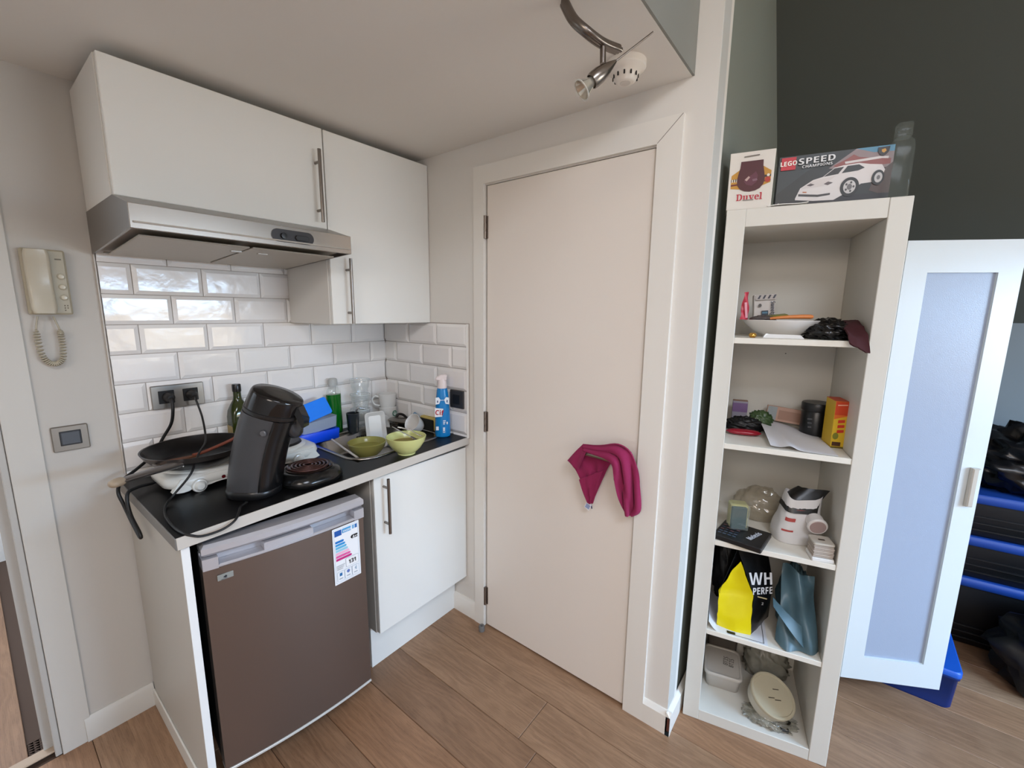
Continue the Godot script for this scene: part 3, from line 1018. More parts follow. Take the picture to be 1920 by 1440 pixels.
func build_counter_things():
	# white double hotplate
	var y0 := ctop(-0.79)
	var a := thing("hotplate", "white double electric hotplate under the frying pan", "hotplate", V(-0.79, y0, 0.185))
	var white := M("e3e2db", 0.2)
	var b := MB.new()
	var rings := []
	for q in [[0.480, 0.222, 0.012], [0.500, 0.238, 0.018], [0.506, 0.243, 0.034], [0.496, 0.236, 0.050], [0.47, 0.21, 0.057], [0.40, 0.17, 0.058]]: rings.append(rr(q[0], q[1], 0.06, q[2], 6))
	b.loft(rings)
	for s in [-0.135, 0.125]:
		b.lathe([Vector2(0.108, 0.045), Vector2(0.104, 0.058), Vector2(0.098, 0.064), Vector2(0.090, 0.066), Vector2(0.086, 0.060)], 36, xf(V(s, 0, 0.008)))
	# drooping front apron
	var ap := PackedVector2Array()
	for i in 33:
		var x := -0.240 + 0.48 * i / 32.0
		var dip := 0.010 * (exp(-pow((x + 0.212) / 0.030, 2.0)) + exp(-pow((x - 0.212) / 0.030, 2.0)) + exp(-pow(x / 0.03, 2.0))) + 0.005 * (exp(-pow((x + 0.145) / 0.02, 2.0)) + exp(-pow((x - 0.125) / 0.02, 2.0)))
		ap.append(Vector2(x, 0.0145 - dip))
	ap.append(Vector2(0.215, 0.048)); ap.append(Vector2(-0.215, 0.048))
	b.prism(ap, 0.098, 0.119, Transform3D(), 0.003)
	for s in [V(-0.2, 0, 0.09), V(0.2, 0, 0.09), V(-0.2, 0, -0.09), V(0.2, 0, -0.09)]:
		b.lathe([Vector2(0.0, 0.0), Vector2(0.016, 0.0), Vector2(0.02, 0.018), Vector2(0.02, 0.03)], 14, xf(s))
	part(a, "body", b, white)
	for s in [-0.135, 0.125]:
		b = MB.new()
		b.lathe([Vector2(0.088, 0.058), Vector2(0.088, 0.070), Vector2(0.084, 0.074), Vector2(0.030, 0.074), Vector2(0.028, 0.071), Vector2(0, 0.071)], 36, xf(V(s, 0, 0.008)))
		part(a, "cooking_plate", b, M("2a2625", 0.42, 0.4))
	for s in [-0.168, 0.155]:
		b = MB.new()
		b.lathe([Vector2(0.021, 0.0), Vector2(0.0225, 0.004), Vector2(0.0205, 0.010), Vector2(0.0165, 0.011), Vector2(0.013, 0.018), Vector2(0.010, 0.021), Vector2(0, 0.022)], 24, xf(V(s, 0.017, 0.118), PI / 2))
		part(a, "knob", b, M("dcdcd6", 0.2))
	b = MB.new()
	b.lathe([Vector2(0.006, 0.0), Vector2(0.006, 0.002), Vector2(0, 0.004)], 16, xf(V(-0.098, 0.026, 0.119), PI / 2))
	part(a, "pilot_light", b, M("5c1418", 0.2))

	# frying pan with spatula
	var pc := V(-0.925, 0.962, 0.205)
	a = thing("frying_pan", "large black frying pan with a grey steel handle on the white hotplate", "frying pan", pc)
	b = MB.new()
	b.lathe([Vector2(0, 0), Vector2(0.108, 0), Vector2(0.118, 0.004), Vector2(0.142, 0.030), Vector2(0.152, 0.048), Vector2(0.1535, 0.050), Vector2(0.150, 0.050), Vector2(0.139, 0.030), Vector2(0.115, 0.007), Vector2(0.106, 0.004), Vector2(0, 0.004)], 48)
	part(a, "pan_body", b, M("141213", 0.33, 0.3))
	b = MB.new()
	b.lathe([Vector2(0.1437, 0.031), Vector2(0.1530, 0.0475), Vector2(0.1545, 0.0505)], 48)
	part(a, "rim_band", b, M("6c6560", 0.3, 0.8))
	b = MB.new()
	var hp := [V(-0.092, 0.034, 0.112), V(-0.115, 0.036, 0.130), V(-0.165, 0.043, 0.165), V(-0.205, 0.047, 0.188), V(-0.238, 0.049, 0.208)]
	b.tube(curve(hp, 4), [0.027, 0.026, 0.025, 0.024, 0.023, 0.022, 0.021, 0.0205, 0.02, 0.0195, 0.019, 0.0185, 0.018, 0.0175, 0.017, 0.0165, 0.016], 12, true, 0.42)
	b.tube([V(-0.135, 0.033, 0.066), V(-0.128, 0.036, 0.118), V(-0.150, 0.041, 0.152)], 0.005, 6)
	var hd := part(a, "handle", b, M("7c7570", 0.35, 0.85))
	for q in [V(-0.083, 0.032, 0.124), V(-0.076, 0.026, 0.125), V(-0.089, 0.022, 0.112)]:
		b = MB.new()
		b.lathe([Vector2(0, -0.003), Vector2(0.004, 0.0), Vector2(0.003, 0.003), Vector2(0, 0.004)], 10, xf(q))
		part(hd, "rivet", b, M("b5afa8", 0.3, 0.9))
	b = MB.new()
	b.tube(curve([V(-0.232, 0.0485, 0.2045), V(-0.243, 0.049, 0.211), V(-0.255, 0.049, 0.219), V(-0.261, 0.049, 0.2225)], 3), [0.014, 0.0155, 0.016, 0.016, 0.0155, 0.015, 0.0135, 0.011, 0.008, 0.004], 12, true, 0.75)
	part(hd, "end_grip", b, M("9c8a74", 0.5))
	a = thing("wooden_spatula", "brown wooden spatula lying in the black frying pan", "spatula", V(-0.93, 0.968, 0.20))
	b = MB.new()
	b.tube(curve([V(-0.008, 0.010, -0.004), V(0.03, 0.012, -0.012), V(0.115, 0.030, -0.025), V(0.152, 0.047, -0.03)], 4), 0.0058, 8)
	part(a, "handle", b, M("8a4a38", 0.55))
	b = MB.new()
	b.prism(P2([-0.09, -0.016, -0.086, -0.022, -0.03, -0.012, 0.0, -0.006, 0.002, 0.006, -0.03, 0.013, -0.086, 0.018, -0.09, 0.012]), 0, 0.005, Transform3D(Basis.from_euler(V(-PI / 2, 0.05, 0)), V(0, 0.005, 0)), 0.001)
	part(a, "blade", b, M("6b4028", 0.55))

	# black single coil burner
	a = thing("coil_burner", "round black single burner with spiral coil near the worktop edge", "hotplate", V(-0.686, ctop(-0.686), 0.488))
	b = MB.new()
	rings = []
	for q in [[0.200, 0.0], [0.212, 0.008], [0.210, 0.020], [0.190, 0.034], [0.165, 0.042], [0.150, 0.044]]: rings.append(rr(q[0] * 0.95, q[0] * 0.9, q[0] * 0.36, q[1], 8))
	b.loft(rings)
	part(a, "body", b, M("131313", 0.18))
	b = MB.new()
	b.lathe([Vector2(0.074, 0.042), Vector2(0.077, 0.047), Vector2(0.073, 0.049), Vector2(0.068, 0.044), Vector2(0, 0.043)], 36)
	part(a, "drip_bowl", b, M("3a2b28", 0.28, 0.8))
	b = MB.new()
	var sp := []
	for i in 181:
		var t := i / 180.0
		var an := t * TAU * 4.6
		sp.append(V(cos(an) * lerpf(0.010, 0.067, t), 0.0495, sin(an) * lerpf(0.010, 0.067, t)))
	b.tube(sp, 0.0042, 7)
	part(a, "heating_coil", b, M("4a2e2a", 0.3, 0.6))

	# coffee machine
	a = thing("coffee_machine", "tall dark grey coffee machine leaning forward at the worktop edge", "coffee machine", V(-0.852, ctop(-0.852), 0.458), -0.913)
	var spine = func(y: float) -> Vector3:
		var t := y / 0.262
		return V(-0.002 + 0.030 * t + 0.040 * t * t, y, -0.004 * t)
	var ring_at = func(y: float, grow: float, f0: float, f1: float, n: int) -> Array:
		var t: float = y / 0.262
		var c: Vector3 = spine.call(y)
		var til := -0.30 * t * t
		var o := []
		for i in n:
			var an := lerpf(f0, f1, float(i) / n)
			var hw := 0.077 + grow
			var hz := 0.066 + grow
			var x := hw * signf(cos(an)) * pow(absf(cos(an)), 0.82)
			var z := hz * signf(sin(an)) * pow(absf(sin(an)), 0.82)
			o.append(c + V(x * cos(til), x * sin(til) * 1.0, z))
		return o
	b = MB.new()
	rings = []
	for i in 15: rings.append(ring_at.call(0.026 + 0.236 * i / 14.0, 0.0, 0.0, TAU, 44))
	b.loft(rings)
	part(a, "water_tank_shell", b, M("3e3e40", 0.36))
	b = MB.new()
	rings = []
	for i in 15:
		var y := 0.024 + 0.238 * i / 14.0
		var outer: Array = ring_at.call(y, 0.0025, -1.2, 1.17, 20)
		var inner: Array = ring_at.call(y, -0.006, -1.2, 1.17, 20)
		inner.reverse()
		rings.append(outer + inner)
	b.loft(rings)
	part(a, "front_spine", b, M("121213", 0.22))
	b = MB.new()
	rings = []
	for q in [[0.150, 0.130, 0.0], [0.158, 0.138, 0.004], [0.158, 0.138, 0.022], [0.152, 0.132, 0.027]]: rings.append(rr(q[0], q[1], 0.062, q[2], 8))
	b.loft(rings)
	part(a, "base", b, M("161617", 0.3))
	b = MB.new()
	b.lathe([Vector2(0, -0.002), Vector2(0.009, -0.002), Vector2(0.0095, 0.001), Vector2(0.007, 0.003), Vector2(0, 0.003)], 18, Transform3D(Basis.from_euler(V(PI / 2, 0, 0)), V(0.082, 0.216, 0.066)))
	part(a, "round_button", b, M("5a5a5c", 0.3))
	# tilted head
	var hx := Transform3D(Basis.from_euler(V(0, 0, -0.30)), V(0.074, 0.268, 0))
	b = MB.new()
	b.lathe([Vector2(0, -0.004), Vector2(0.0795, -0.004), Vector2(0.081, 0.0), Vector2(0.081, 0.008), Vector2(0.0785, 0.0095), Vector2(0.0785, 0.011)], 44, hx, Vector2(1, 0.86))
	part(a, "collar", b, M("1c1b1b", 0.3))
	b = MB.new()
	rings = []
	for q in [[0.080, 0.011, 0.0], [0.0795, 0.03, 0.003], [0.078, 0.054, 0.007], [0.076, 0.062, 0.009], [0.072, 0.0655, 0.010], [0.045, 0.067, 0.010], [0.02, 0.0675, 0.010]]:
		var ring := []
		for i in 44: ring.append(hx * V(q[0] * cos(TAU * i / 44) + q[2], q[1] - 0.10 * q[0] * cos(TAU * i / 44) * smoothstep(0.011, 0.07, q[1]), q[0] * 0.86 * sin(TAU * i / 44)))
		rings.append(ring)
	b.loft(rings)
	part(a, "lid", b, M("151313", 0.12))
	b = MB.new()
	b.prism(P2([0.062, 0.052, 0.085, 0.046, 0.112, 0.012, 0.116, -0.012, 0.110, -0.014, 0.088, 0.010, 0.07, 0.03]), -0.018, 0.018, hx, 0.002)
	part(a, "lever", b, M("0f0f10", 0.15))
	b = MB.new()
	rings = []
	for q in [[0.112, 0.262, 0.046, 0.042], [0.120, 0.235, 0.046, 0.042], [0.126, 0.210, 0.042, 0.038], [0.130, 0.190, 0.032, 0.030], [0.130, 0.180, 0.020, 0.020]]:
		var ring := []
		for i in 24: ring.append(V(q[0] + q[2] * 0.62 * cos(TAU * i / 24), q[1], -0.03 + q[3] * sin(TAU * i / 24)))
		rings.append(ring)
	b.loft(rings)
	part(a, "spout_housing", b, M("343436", 0.14))

	# oil bottle
	a = thing("oil_bottle", "dark green oil bottle with black cap and tan label behind the pan", "bottle", V(-0.736, ctop(-0.736), 0.052))
	b = MB.new()
	rings = []
	for q in [[0.060, 0.0, 0.9], [0.068, 0.005, 0.5], [0.070, 0.02, 0.4], [0.070, 0.165, 0.4], [0.066, 0.190, 0.6], [0.050, 0.215, 0.9], [0.032, 0.232, 1], [0.0275, 0.245, 1], [0.027, 0.272, 1]]: rings.append(rr(q[0], q[0], q[0] * 0.5 * q[2] * 0.999, q[1], 7))
	b.loft(rings)
	part(a, "glass_body", b, M("2b3310", 0.08, 0.0, {"backlight": Color("38480f")}))
	b = MB.new()
	b.lathe([Vector2(0, 0.264), Vector2(0.0150, 0.264), Vector2(0.0155, 0.268), Vector2(0.0155, 0.290), Vector2(0.014, 0.293), Vector2(0, 0.293)], 24)
	part(a, "cap", b, M("0d0c0c", 0.3))
	b = MB.new()
	b.prism(rr2(0.046, 0.09, 0.003, 3), 0, 0.0006, Transform3D(Basis.from_euler(V(0, -0.6, 0)), V(-0.0, 0.09, 0.0)))
	part(a, "label", bx(V(0, 0.085, 0.0355), V(0.05, 0.095, 0.0008), 0), M("a08a55", 0.6))
	part(a, "label", bx(V(-0.0355, 0.085, 0), V(0.0008, 0.095, 0.05), 0), M("a08a55", 0.6))

	# blue boxes against the tiles
	a = thing("lunch_box", "bright blue plastic box lying lowest against the back tiles", "box", V(-0.452, ctop(-0.452), 0.100), 0.02)
	b = MB.new()
	rings = []
	for q in [[0.176, 0.062, 0.0], [0.18, 0.066, 0.003], [0.184, 0.07, 0.044], [0.182, 0.068, 0.047]]: rings.append(rr(q[0], q[1], 0.008, q[2], 3))
	b.loft(rings)
	part(a, "box_body", b, M("0650f5", 0.35))
	a = thing("clear_box", "cloudy clear plastic box with a tilted blue lid on the blue box", "box", V(-0.446, ctop(-0.446) + 0.048, 0.098))
	b = MB.new()
	rings = []
	for q in [[0.158, 0.05, 0.0], [0.17, 0.062, 0.05]]: rings.append(rr(q[0], q[1], 0.01, q[2], 4))
	b.loft(rings)
	part(a, "box_body", b, M("9aa6ba", 0.35, 0.0, {"backlight": Color("8090a8")}), Vector3.ZERO, V(0, 0, 0.10))
	b = MB.new()
	b.prism(rr2(0.138, 0.080, 0.010, 4), -0.004, 0.004, Transform3D(), 0.0015)
	for k in 5: b.box(V(0, -0.026 + k * 0.013, 0.0042), V(0.118, 0.0022, 0.001), 0)
	part(a, "lid", b, M("0d86ff", 0.4), V(-0.008, 0.092, 0.002), V(-0.42, 0.0, 0.22))

	# washing-up liquid
	a = thing("soap_bottle", "clear bottle of green washing-up liquid behind the sink", "bottle", V(-0.330, ctop(-0.330), 0.040))
	b = MB.new()
	b.lathe([Vector2(0.034, 0.184), Vector2(0.0345, 0.188), Vector2(0.030, 0.205), Vector2(0.018, 0.222), Vector2(0.015, 0.228)], 32, Transform3D(), Vector2(1, 0.72))
	part(a, "bottle_shell", b, glass_m("e9f2ee", 0.10))
	b = MB.new()
	b.lathe([Vector2(0, 0.0), Vector2(0.030, 0.0), Vector2(0.035, 0.004), Vector2(0.036, 0.05), Vector2(0.034, 0.12), Vector2(0.0345, 0.183), Vector2(0, 0.185)], 32, Transform3D(), Vector2(1, 0.72))
	part(a, "green_liquid", b, M("0b6418", 0.08, 0.0, {"backlight": Color("0c4a16")}))
	b = MB.new()
	b.lathe([Vector2(0, 0.224), Vector2(0.021, 0.224), Vector2(0.022, 0.228), Vector2(0.021, 0.254), Vector2(0.017, 0.258), Vector2(0, 0.258)], 24, Transform3D(), Vector2(1, 0.8))
	part(a, "cap", b, M("b9bab6", 0.35, 0.0, {"backlight": Color("8a8a88")}))

	# stacked tumblers
	for k in 3:
		var t := thing("tumbler", ["clear glass tumbler at the bottom of the stack beside the mugs", "clear glass tumbler in the middle of the stack beside the mugs", "clear glass tumbler on top of the stack beside the mugs"][k], "glass", V(-0.212 + 0.002 * k, ctop(-0.212) + 0.073 * k, 0.070), 0.3 * k, "stacked tumblers by the mugs")
		b = MB.new()
		b.lathe([Vector2(0, 0), Vector2(0.034, 0), Vector2(0.037, 0.004), Vector2(0.0385, 0.05), Vector2(0.043, 0.058), Vector2(0.0475, 0.094), Vector2(0.046, 0.0945), Vector2(0.0405, 0.058), Vector2(0.036, 0.05), Vector2(0.034, 0.012), Vector2(0, 0.012)], 10 if k == 5 else 32)
		part(t, "glass_body", b, glass_m("dfe8e8", 0.14))
		b = MB.new()
		b.lathe([Vector2(0.0475, 0.092), Vector2(0.0482, 0.0945), Vector2(0.0466, 0.096), Vector2(0.0452, 0.0945), Vector2(0.0462, 0.092)], 32)
		part(t, "glass_rim", b, glass_m("eef4f4", 0.5))
	# small dark jug
	a = thing("glass_cup", "small smoked glass cup with a steel handle in front of the tumblers", "glass", V(-0.288, ctop(-0.288), 0.062 + 0.078))
	a.position.z = 0.118
	a.position.x = -0.284
	b = MB.new()
	b.lathe([Vector2(0, 0), Vector2(0.022, 0), Vector2(0.024, 0.004), Vector2(0.029, 0.092), Vector2(0.030, 0.096), Vector2(0.027, 0.096), Vector2(0.025, 0.01), Vector2(0, 0.008)], 28)
	part(a, "cup_body", b, M("2a2f33", 0.06))
	b = MB.new()
	b.tube(curve([V(0.0, 0.04, 0.0), V(0.01, 0.098, 0.012), V(0.016, 0.118, 0.016), V(0.026, 0.118, 0.02), V(0.045, 0.113, 0.026)], 4), 0.005, 8)
	part(a, "spoon_handle", b, M("a7a8a8", 0.2, 1.0))

	# two stacked mugs
	for k in 2:
		var t := thing("mug", ["white mug with round green emblem, bottom of the pair", "plain white mug stacked on the mug with green emblem"][k], "mug", V(-0.066, ctop(-0.066) + 0.066 * k, 0.088))
		b = MB.new()
		b.lathe([Vector2(0, 0), Vector2(0.030, 0), Vector2(0.034, 0.003), Vector2(0.0395, 0.03), Vector2(0.0445, 0.082), Vector2(0.0435, 0.0835), Vector2(0.0415, 0.082), Vector2(0.0365, 0.03), Vector2(0.031, 0.006), Vector2(0, 0.005)], 36)
		part(t, "mug_body", b, M("e3e2de", 0.18))
		b = MB.new()
		var s := V(-0.86, 0, -0.5)
		if k == 0: s = V(0.1, 0, -0.99)
		b.tube(curve([s * 0.041 + V(0, 0.066, 0), s * 0.062 + V(0, 0.073, 0), s * 0.075 + V(0, 0.055, 0), s * 0.064 + V(0, 0.030, 0), s * 0.038 + V(0, 0.022, 0)], 5), 0.0048, 8)
		part(t, "mug_handle", b, M("e6e5e1", 0.18))
		if k == 0:
			var ar := Art.new()
			ar.add(ell(0.0155, 0.0155), "1f6b55")
			ar.add(ell(0.0115, 0.0115), "dfe6e2")
			ar.add(ell(0.0105, 0.0105), "1f6b55")
			ar.add(P2([-0.004, -0.009, 0.004, -0.009, 0.0055, -0.001, 0.003, 0.006, 0, 0.0085, -0.003, 0.006, -0.0055, -0.001]), "dfe6e2")
			ar.add(ell(0.0022, 0.0026, 0, 0.001), "1f6b55")
			ar.add(P2([-0.0085, -0.004, -0.006, -0.006, -0.0065, 0.003, -0.0085, 0.004]), "dfe6e2")
			ar.add(P2([0.0085, -0.004, 0.006, -0.006, 0.0065, 0.003, 0.0085, 0.004]), "dfe6e2")
			part(t, "round_emblem", ar.m, art_mat(0.3), V(0.010, 0.050, 0.0425), V(-0.08, 0.12, 0))

	# spray bottle
	a = thing("spray_bottle", "blue spray cleaner bottle with white trigger top at the worktop corner", "bottle", V(-0.062, ctop(-0.062), 0.492), -0.75)
	b = MB.new()
	b.lathe([Vector2(0, 0), Vector2(0.030, 0), Vector2(0.034, 0.004), Vector2(0.035, 0.02), Vector2(0.0335, 0.09), Vector2(0.0295, 0.165), Vector2(0.024, 0.215), Vector2(0.0205, 0.226)], 32, Transform3D(), Vector2(1, 0.8))
	part(a, "bottle_body", b, M("0f7fc4", 0.22))
	b = MB.new()
	b.lathe([Vector2(0, 0.224), Vector2(0.0205, 0.224), Vector2(0.021, 0.228), Vector2(0.0195, 0.252), Vector2(0.018, 0.268)], 24, Transform3D(), Vector2(1, 0.9))
	b.prism(P2([-0.031, 0.262, -0.026, 0.274, -0.008, 0.284, 0.012, 0.286, 0.022, 0.281, 0.020, 0.262, 0.010, 0.256, -0.012, 0.258]), -0.015, 0.015, Transform3D(), 0.004)
	part(a, "trigger_top", b, M("e9dcd9", 0.35))
	var ar := Art.new()
	ar.add(P2([-0.03, 0.018, -0.016, 0.020, -0.008, 0.008, -0.014, -0.010, -0.03, -0.013]), "e6eef5")
	ar.add(P2([0.03, 0.018, 0.016, 0.020, 0.008, 0.008, 0.014, -0.010, 0.03, -0.013]), "e6eef5")
	ar.add(P2([-0.008, 0.008, 0.008, 0.008, 0.008, 0.005, -0.008, 0.005]), "d6e6f2")
	ar.add(P2([-0.024, 0.004, -0.019, 0.006, -0.018, -0.003, -0.023, -0.006]), "3b4a78")
	ar.add(P2([0.024, 0.006, 0.019, 0.008, 0.018, -0.003, 0.023, -0.006]), "3b4a78")
	part(a, "printed_bands", ar.m, art_mat(0.3), V(0, 0.166, 0.0245), V(-0.055, 0, 0))
	ar = Art.new()
	ar.add(P2([-0.034, 0.04, 0.004, 0.036, -0.002, 0.000, -0.034, -0.002]), "eef1f4")
	for k in 3: ar.add(P2([0.002, -0.022 - k * 0.007, 0.014 - k * 0.002, -0.022 - k * 0.007, 0.014 - k * 0.002, -0.018 - k * 0.007, 0.002, -0.018 - k * 0.007]), "e4eef6")
	ar.add(P2([0.001, -0.075, 0.010, -0.075, 0.010, -0.050, 0.001, -0.050]), "d6e4f0")
	ar.add(P2([0.003, -0.072, 0.008, -0.072, 0.008, -0.067, 0.003, -0.067]), "1a66a8")
	ar.add(P2([0.020, -0.022, 0.024, -0.030, 0.020, -0.038, 0.016, -0.030]), "eef4fa")
	ar.add(P2([-0.030, -0.045, -0.018, -0.045, -0.018, -0.062, -0.030, -0.062]), "dfe8ee")
	part(a, "printed_label", ar.m, art_mat(0.3), V(0, 0.098, 0.0282), V(-0.035, 0, 0))
	lettering(a, "Cif", 0.022, M("b01624", 0.4), V(-0.014, 0.116, 0.0296), V(-0.035, 0, -0.1), "Droid Sans", true, 0.95)

# ---------------------------------------------------------------- sink and dishes
func build_sink_things():
	var steel := M("a6a29c", 0.27, 1.0)
	var a := thing("sink", "stainless steel inset sink full of dishes in the worktop corner", "sink", V(-0.267, 0.907 - 0.267 * 0.0227, 0.287))
	a.rotation.z = 0.0227
	var b := MB.new()
	var rings := []
	rings.append(rr(0.476, 0.420, 0.10, 0.001, 8))
	rings.append(rr(0.474, 0.418, 0.10, 0.005, 8))
	rings.append(rr(0.452, 0.396, 0.09, 0.005, 8))
	rings.append(rr(0.440, 0.384, 0.085, -0.004, 8))
	b.loft(rings, false)
	# drainer on the right, basin on the left
	var outer := rr(0.440, 0.384, 0.085, -0.004, 8)
	var inner := rr(0.360, 0.352, 0.06, -0.005, 8, -0.03, 0.0)
	for i in outer.size():
		var k := (i + 1) % outer.size()
		b.quad(outer[i], inner[i], inner[k], outer[k], 900)
	rings = [inner, rr(0.350, 0.342, 0.055, -0.014, 8, -0.03), rr(0.332, 0.324, 0.05, -0.078, 8, -0.03), rr(0.29, 0.28, 0.045, -0.0885, 8, -0.03)]
	for r in range(3):
		for i in rings[r].size():
			var k: int = (i + 1) % rings[r].size()
			b.quad(rings[r][i], rings[r + 1][i], rings[r + 1][k], rings[r][k], 901)
	var cc := V(-0.03, -0.0895, 0)
	for i in rings[3].size():
		b.tri(rings[3][i], cc, rings[3][(i + 1) % rings[3].size()], 901)
	part(a, "basin", b, steel)
	for k in 5:
		part(a, "overflow_slot", bx(V(0.000 + k * 0.011, -0.036, -0.1665), V(0.005, 0.028, 0.004), 0.001), M("15130f", 0.6), Vector3.ZERO, V(0, 0, 0))

	# bowls
	var bowl = func(r: float, h: float, foot: float) -> MB:
		var m := MB.new()
		m.lathe([Vector2(0, 0.002), Vector2(foot * 0.8, 0.002), Vector2(foot * 0.86, 0), Vector2(foot, 0), Vector2(foot, 0.005), Vector2(r * 0.72, h * 0.36), Vector2(r * 0.93, h * 0.72), Vector2(r, h), Vector2(r - 0.002, h + 0.0015), Vector2(r - 0.004, h), Vector2(r * 0.93 - 0.004, h * 0.72), Vector2(r * 0.72 - 0.004, h * 0.36 + 0.004), Vector2(foot, 0.009), Vector2(0, 0.008)], 44)
		return m
	a = thing("olive_bowl", "olive green bowl half full of water standing in the sink", "bowl", V(-0.300, 0.812, 0.248))
	part(a, "bowl_body", bowl.call(0.084, 0.074, 0.036), M("aaa65c", 0.2))
	b = MB.new()
	b.lathe([Vector2(0, 0.05), Vector2(0.072, 0.05)], 36)
	part(a, "water", b, M("9a9650", 0.05))
	a = thing("yellow_bowl", "pale yellow green bowl with a spoon in it beside the sink", "bowl", V(-0.313, ctop(-0.313), 0.546))
	part(a, "bowl_body", bowl.call(0.080, 0.072, 0.036), M("cfd28c", 0.2))
	b = MB.new()
	b.lathe([Vector2(0, 0.045), Vector2(0.03, 0.043), Vector2(0.0655, 0.045)], 36)
	part(a, "food_remains", b, M("8d7a44", 0.4))
	var spoon = func(m: MB, p0: Vector3, p1: Vector3):
		var d := p1 - p0
		m.tube([p0, p0 + d * 0.15, p0 + d * 0.5, p0 + d * 0.78], [0.0058, 0.0062, 0.0042, 0.0032], 8, true, 0.45)
		m.lump(func(q: Vector3): return p0 + d * 0.9 + Basis.looking_at(d.normalized(), V(0, 1, 0.2)) * V(q.x * 0.013, q.y * 0.0035, q.z * 0.022), 14, 8)
	a = thing("spoon", "steel spoon standing in the yellow green bowl, handle up left", "spoon", V(-0.355, ctop(-0.3) + 0.113, 0.515))
	b = MB.new()
	spoon.call(b, V(0, 0, 0), V(0.085, -0.066, 0.046))
	part(a, "spoon_body", b, M("8f8880", 0.25, 0.9))
	a = thing("fork", "steel fork resting across the yellow green bowl", "fork", V(-0.295, ctop(-0.3) + 0.092, 0.505))
	b = MB.new()
	b.tube(curve([V(0, 0, 0), V(0.018, -0.006, 0.018), V(0.045, -0.030, 0.048), V(0.062, -0.038, 0.070)], 4), [0.007, 0.0068, 0.0064, 0.006, 0.005, 0.0045, 0.004, 0.004, 0.004, 0.004, 0.004, 0.004, 0.004], 8, true, 0.4)
	for k in 3: b.tube([V(-0.002 + 0.004 * k, 0.001, 0.002 - 0.003 * k), V(-0.020 + 0.004 * k, 0.006, -0.012 - 0.003 * k)], 0.0016, 6)
	part(a, "fork_body", b, M("b7b2aa", 0.22, 0.95))
	# white stirring stick in the sink
	a = thing("stirring_stick", "thin white stick leaning over the front left of the sink", "utensil", V(-0.43, 0.9, 0.15))
	b = MB.new()
	b.tube([V(0.002, 0.012, 0.03), V(0.004, -0.012, 0.13), V(0.006, -0.03, 0.218)], 0.0045, 8)
	part(a, "stick_body", b, M("cfcac2", 0.4))
	# dishes standing in the drainer
	var dish = func(w: float, h: float) -> MB:
		var m := MB.new()
		var rg := []
		for q in [[0.0, 0.012], [0.0, 0.015], [0.004, 0.015], [0.016, 0.006], [0.020, 0.005]]:
			var ring := []
			for v in rr(w - 2 * q[0], h - 2 * q[0], 0.018 - q[0] * 0.4, 0, 6): ring.append(V(v.x, h / 2 + v.z, q[1]))
			rg.append(ring)
		for q in [[0.016, 0.0], [0.0, 0.010]]:
			var ring := []
			for v in rr(w - 2 * q[0], h - 2 * q[0], 0.018 - q[0] * 0.4, 0, 6): ring.append(V(v.x, h / 2 + v.z, q[1]))
			rg.push_front(ring)
		var first = rg.pop_front()
		var second = rg.pop_front()
		m.loft([second, first] + rg)
		return m
	a = thing("serving_dish", "white rectangular dish standing upright in the sink, the front one", "dish", V(-0.192, 0.813, 0.168), -0.30)
	part(a, "dish_body", dish.call(0.098, 0.178), M("dcd9d3", 0.22), Vector3.ZERO, V(-0.14, 0, 0.02))
	a = thing("serving_dish", "white rectangular dish standing upright behind the front dish in the sink", "dish", V(-0.148, 0.813, 0.140), -0.25)
	part(a, "dish_body", dish.call(0.094, 0.146), M("e4e2dd", 0.22), Vector3.ZERO, V(-0.14, 0, 0.02))
	a = thing("white_cup", "white cup lying tilted behind the yellow green bowl", "cup", V(-0.120, 0.948, 0.345))
	b = MB.new()
	b.lathe([Vector2(0, 0), Vector2(0.022, 0), Vector2(0.032, 0.018), Vector2(0.041, 0.055), Vector2(0.043, 0.062), Vector2(0.041, 0.062), Vector2(0.038, 0.055), Vector2(0.029, 0.018), Vector2(0.019, 0.004), Vector2(0, 0.004)], 32)
	part(a, "cup_body", b, M("dddad5", 0.2), V(0.040, -0.020, 0.012), V(-0.35, 0.3, 0.95))
	# sponge, cloth and lid against the side tiles
	a = thing("sponge", "yellow sponge with a black scouring side leaning on the side tiles", "sponge", V(-0.026, ctop(-0.03), 0.365))
	part(a, "foam", bx(V(0, 0.031, 0), V(0.026, 0.062, 0.12), 0.004), M("c9b468", 0.9))
	part(a, "scouring_pad", bx(V(-0.0175, 0.027, -0.008), V(0.011, 0.054, 0.098), 0.003), M("14150f", 0.95))
	a = thing("cloth", "light blue cleaning cloth crumpled against the side tiles", "cloth", V(-0.034, ctop(-0.03) + 0.024, 0.262))
	b = MB.new()
	var nz := FastNoiseLite.new()
	nz.seed = 4; nz.frequency = 22.0
	b.lump(func(q: Vector3): return V(q.x * 0.020, q.y * 0.034 + 0.008, q.z * 0.032) * (1.0 + 0.35 * nz.get_noise_3d(q.x * 0.05, q.y * 0.05, q.z * 0.05)), 26, 16)
	part(a, "folds", b, M("6f93ae", 0.85))
	a = thing("pan_lid", "grey steel lid with black knob lying behind the white dishes", "lid", V(-0.066, ctop(-0.07) + 0.006, 0.190))
	b = MB.new()
	b.lathe([Vector2(0.062, 0.0), Vector2(0.064, 0.003), Vector2(0.05, 0.014), Vector2(0.02, 0.021), Vector2(0, 0.022)], 32)
	part(a, "lid_disc", b, M("807b75", 0.28, 0.9), V(0, 0.012, 0), V(0.0, 0, -0.22))
	b = MB.new()
	b.tube(curve([V(-0.02, 0.03, -0.01), V(-0.01, 0.05, -0.004), V(0.012, 0.046, 0.004), V(0.03, 0.026, 0.012)], 5), 0.0065, 8)
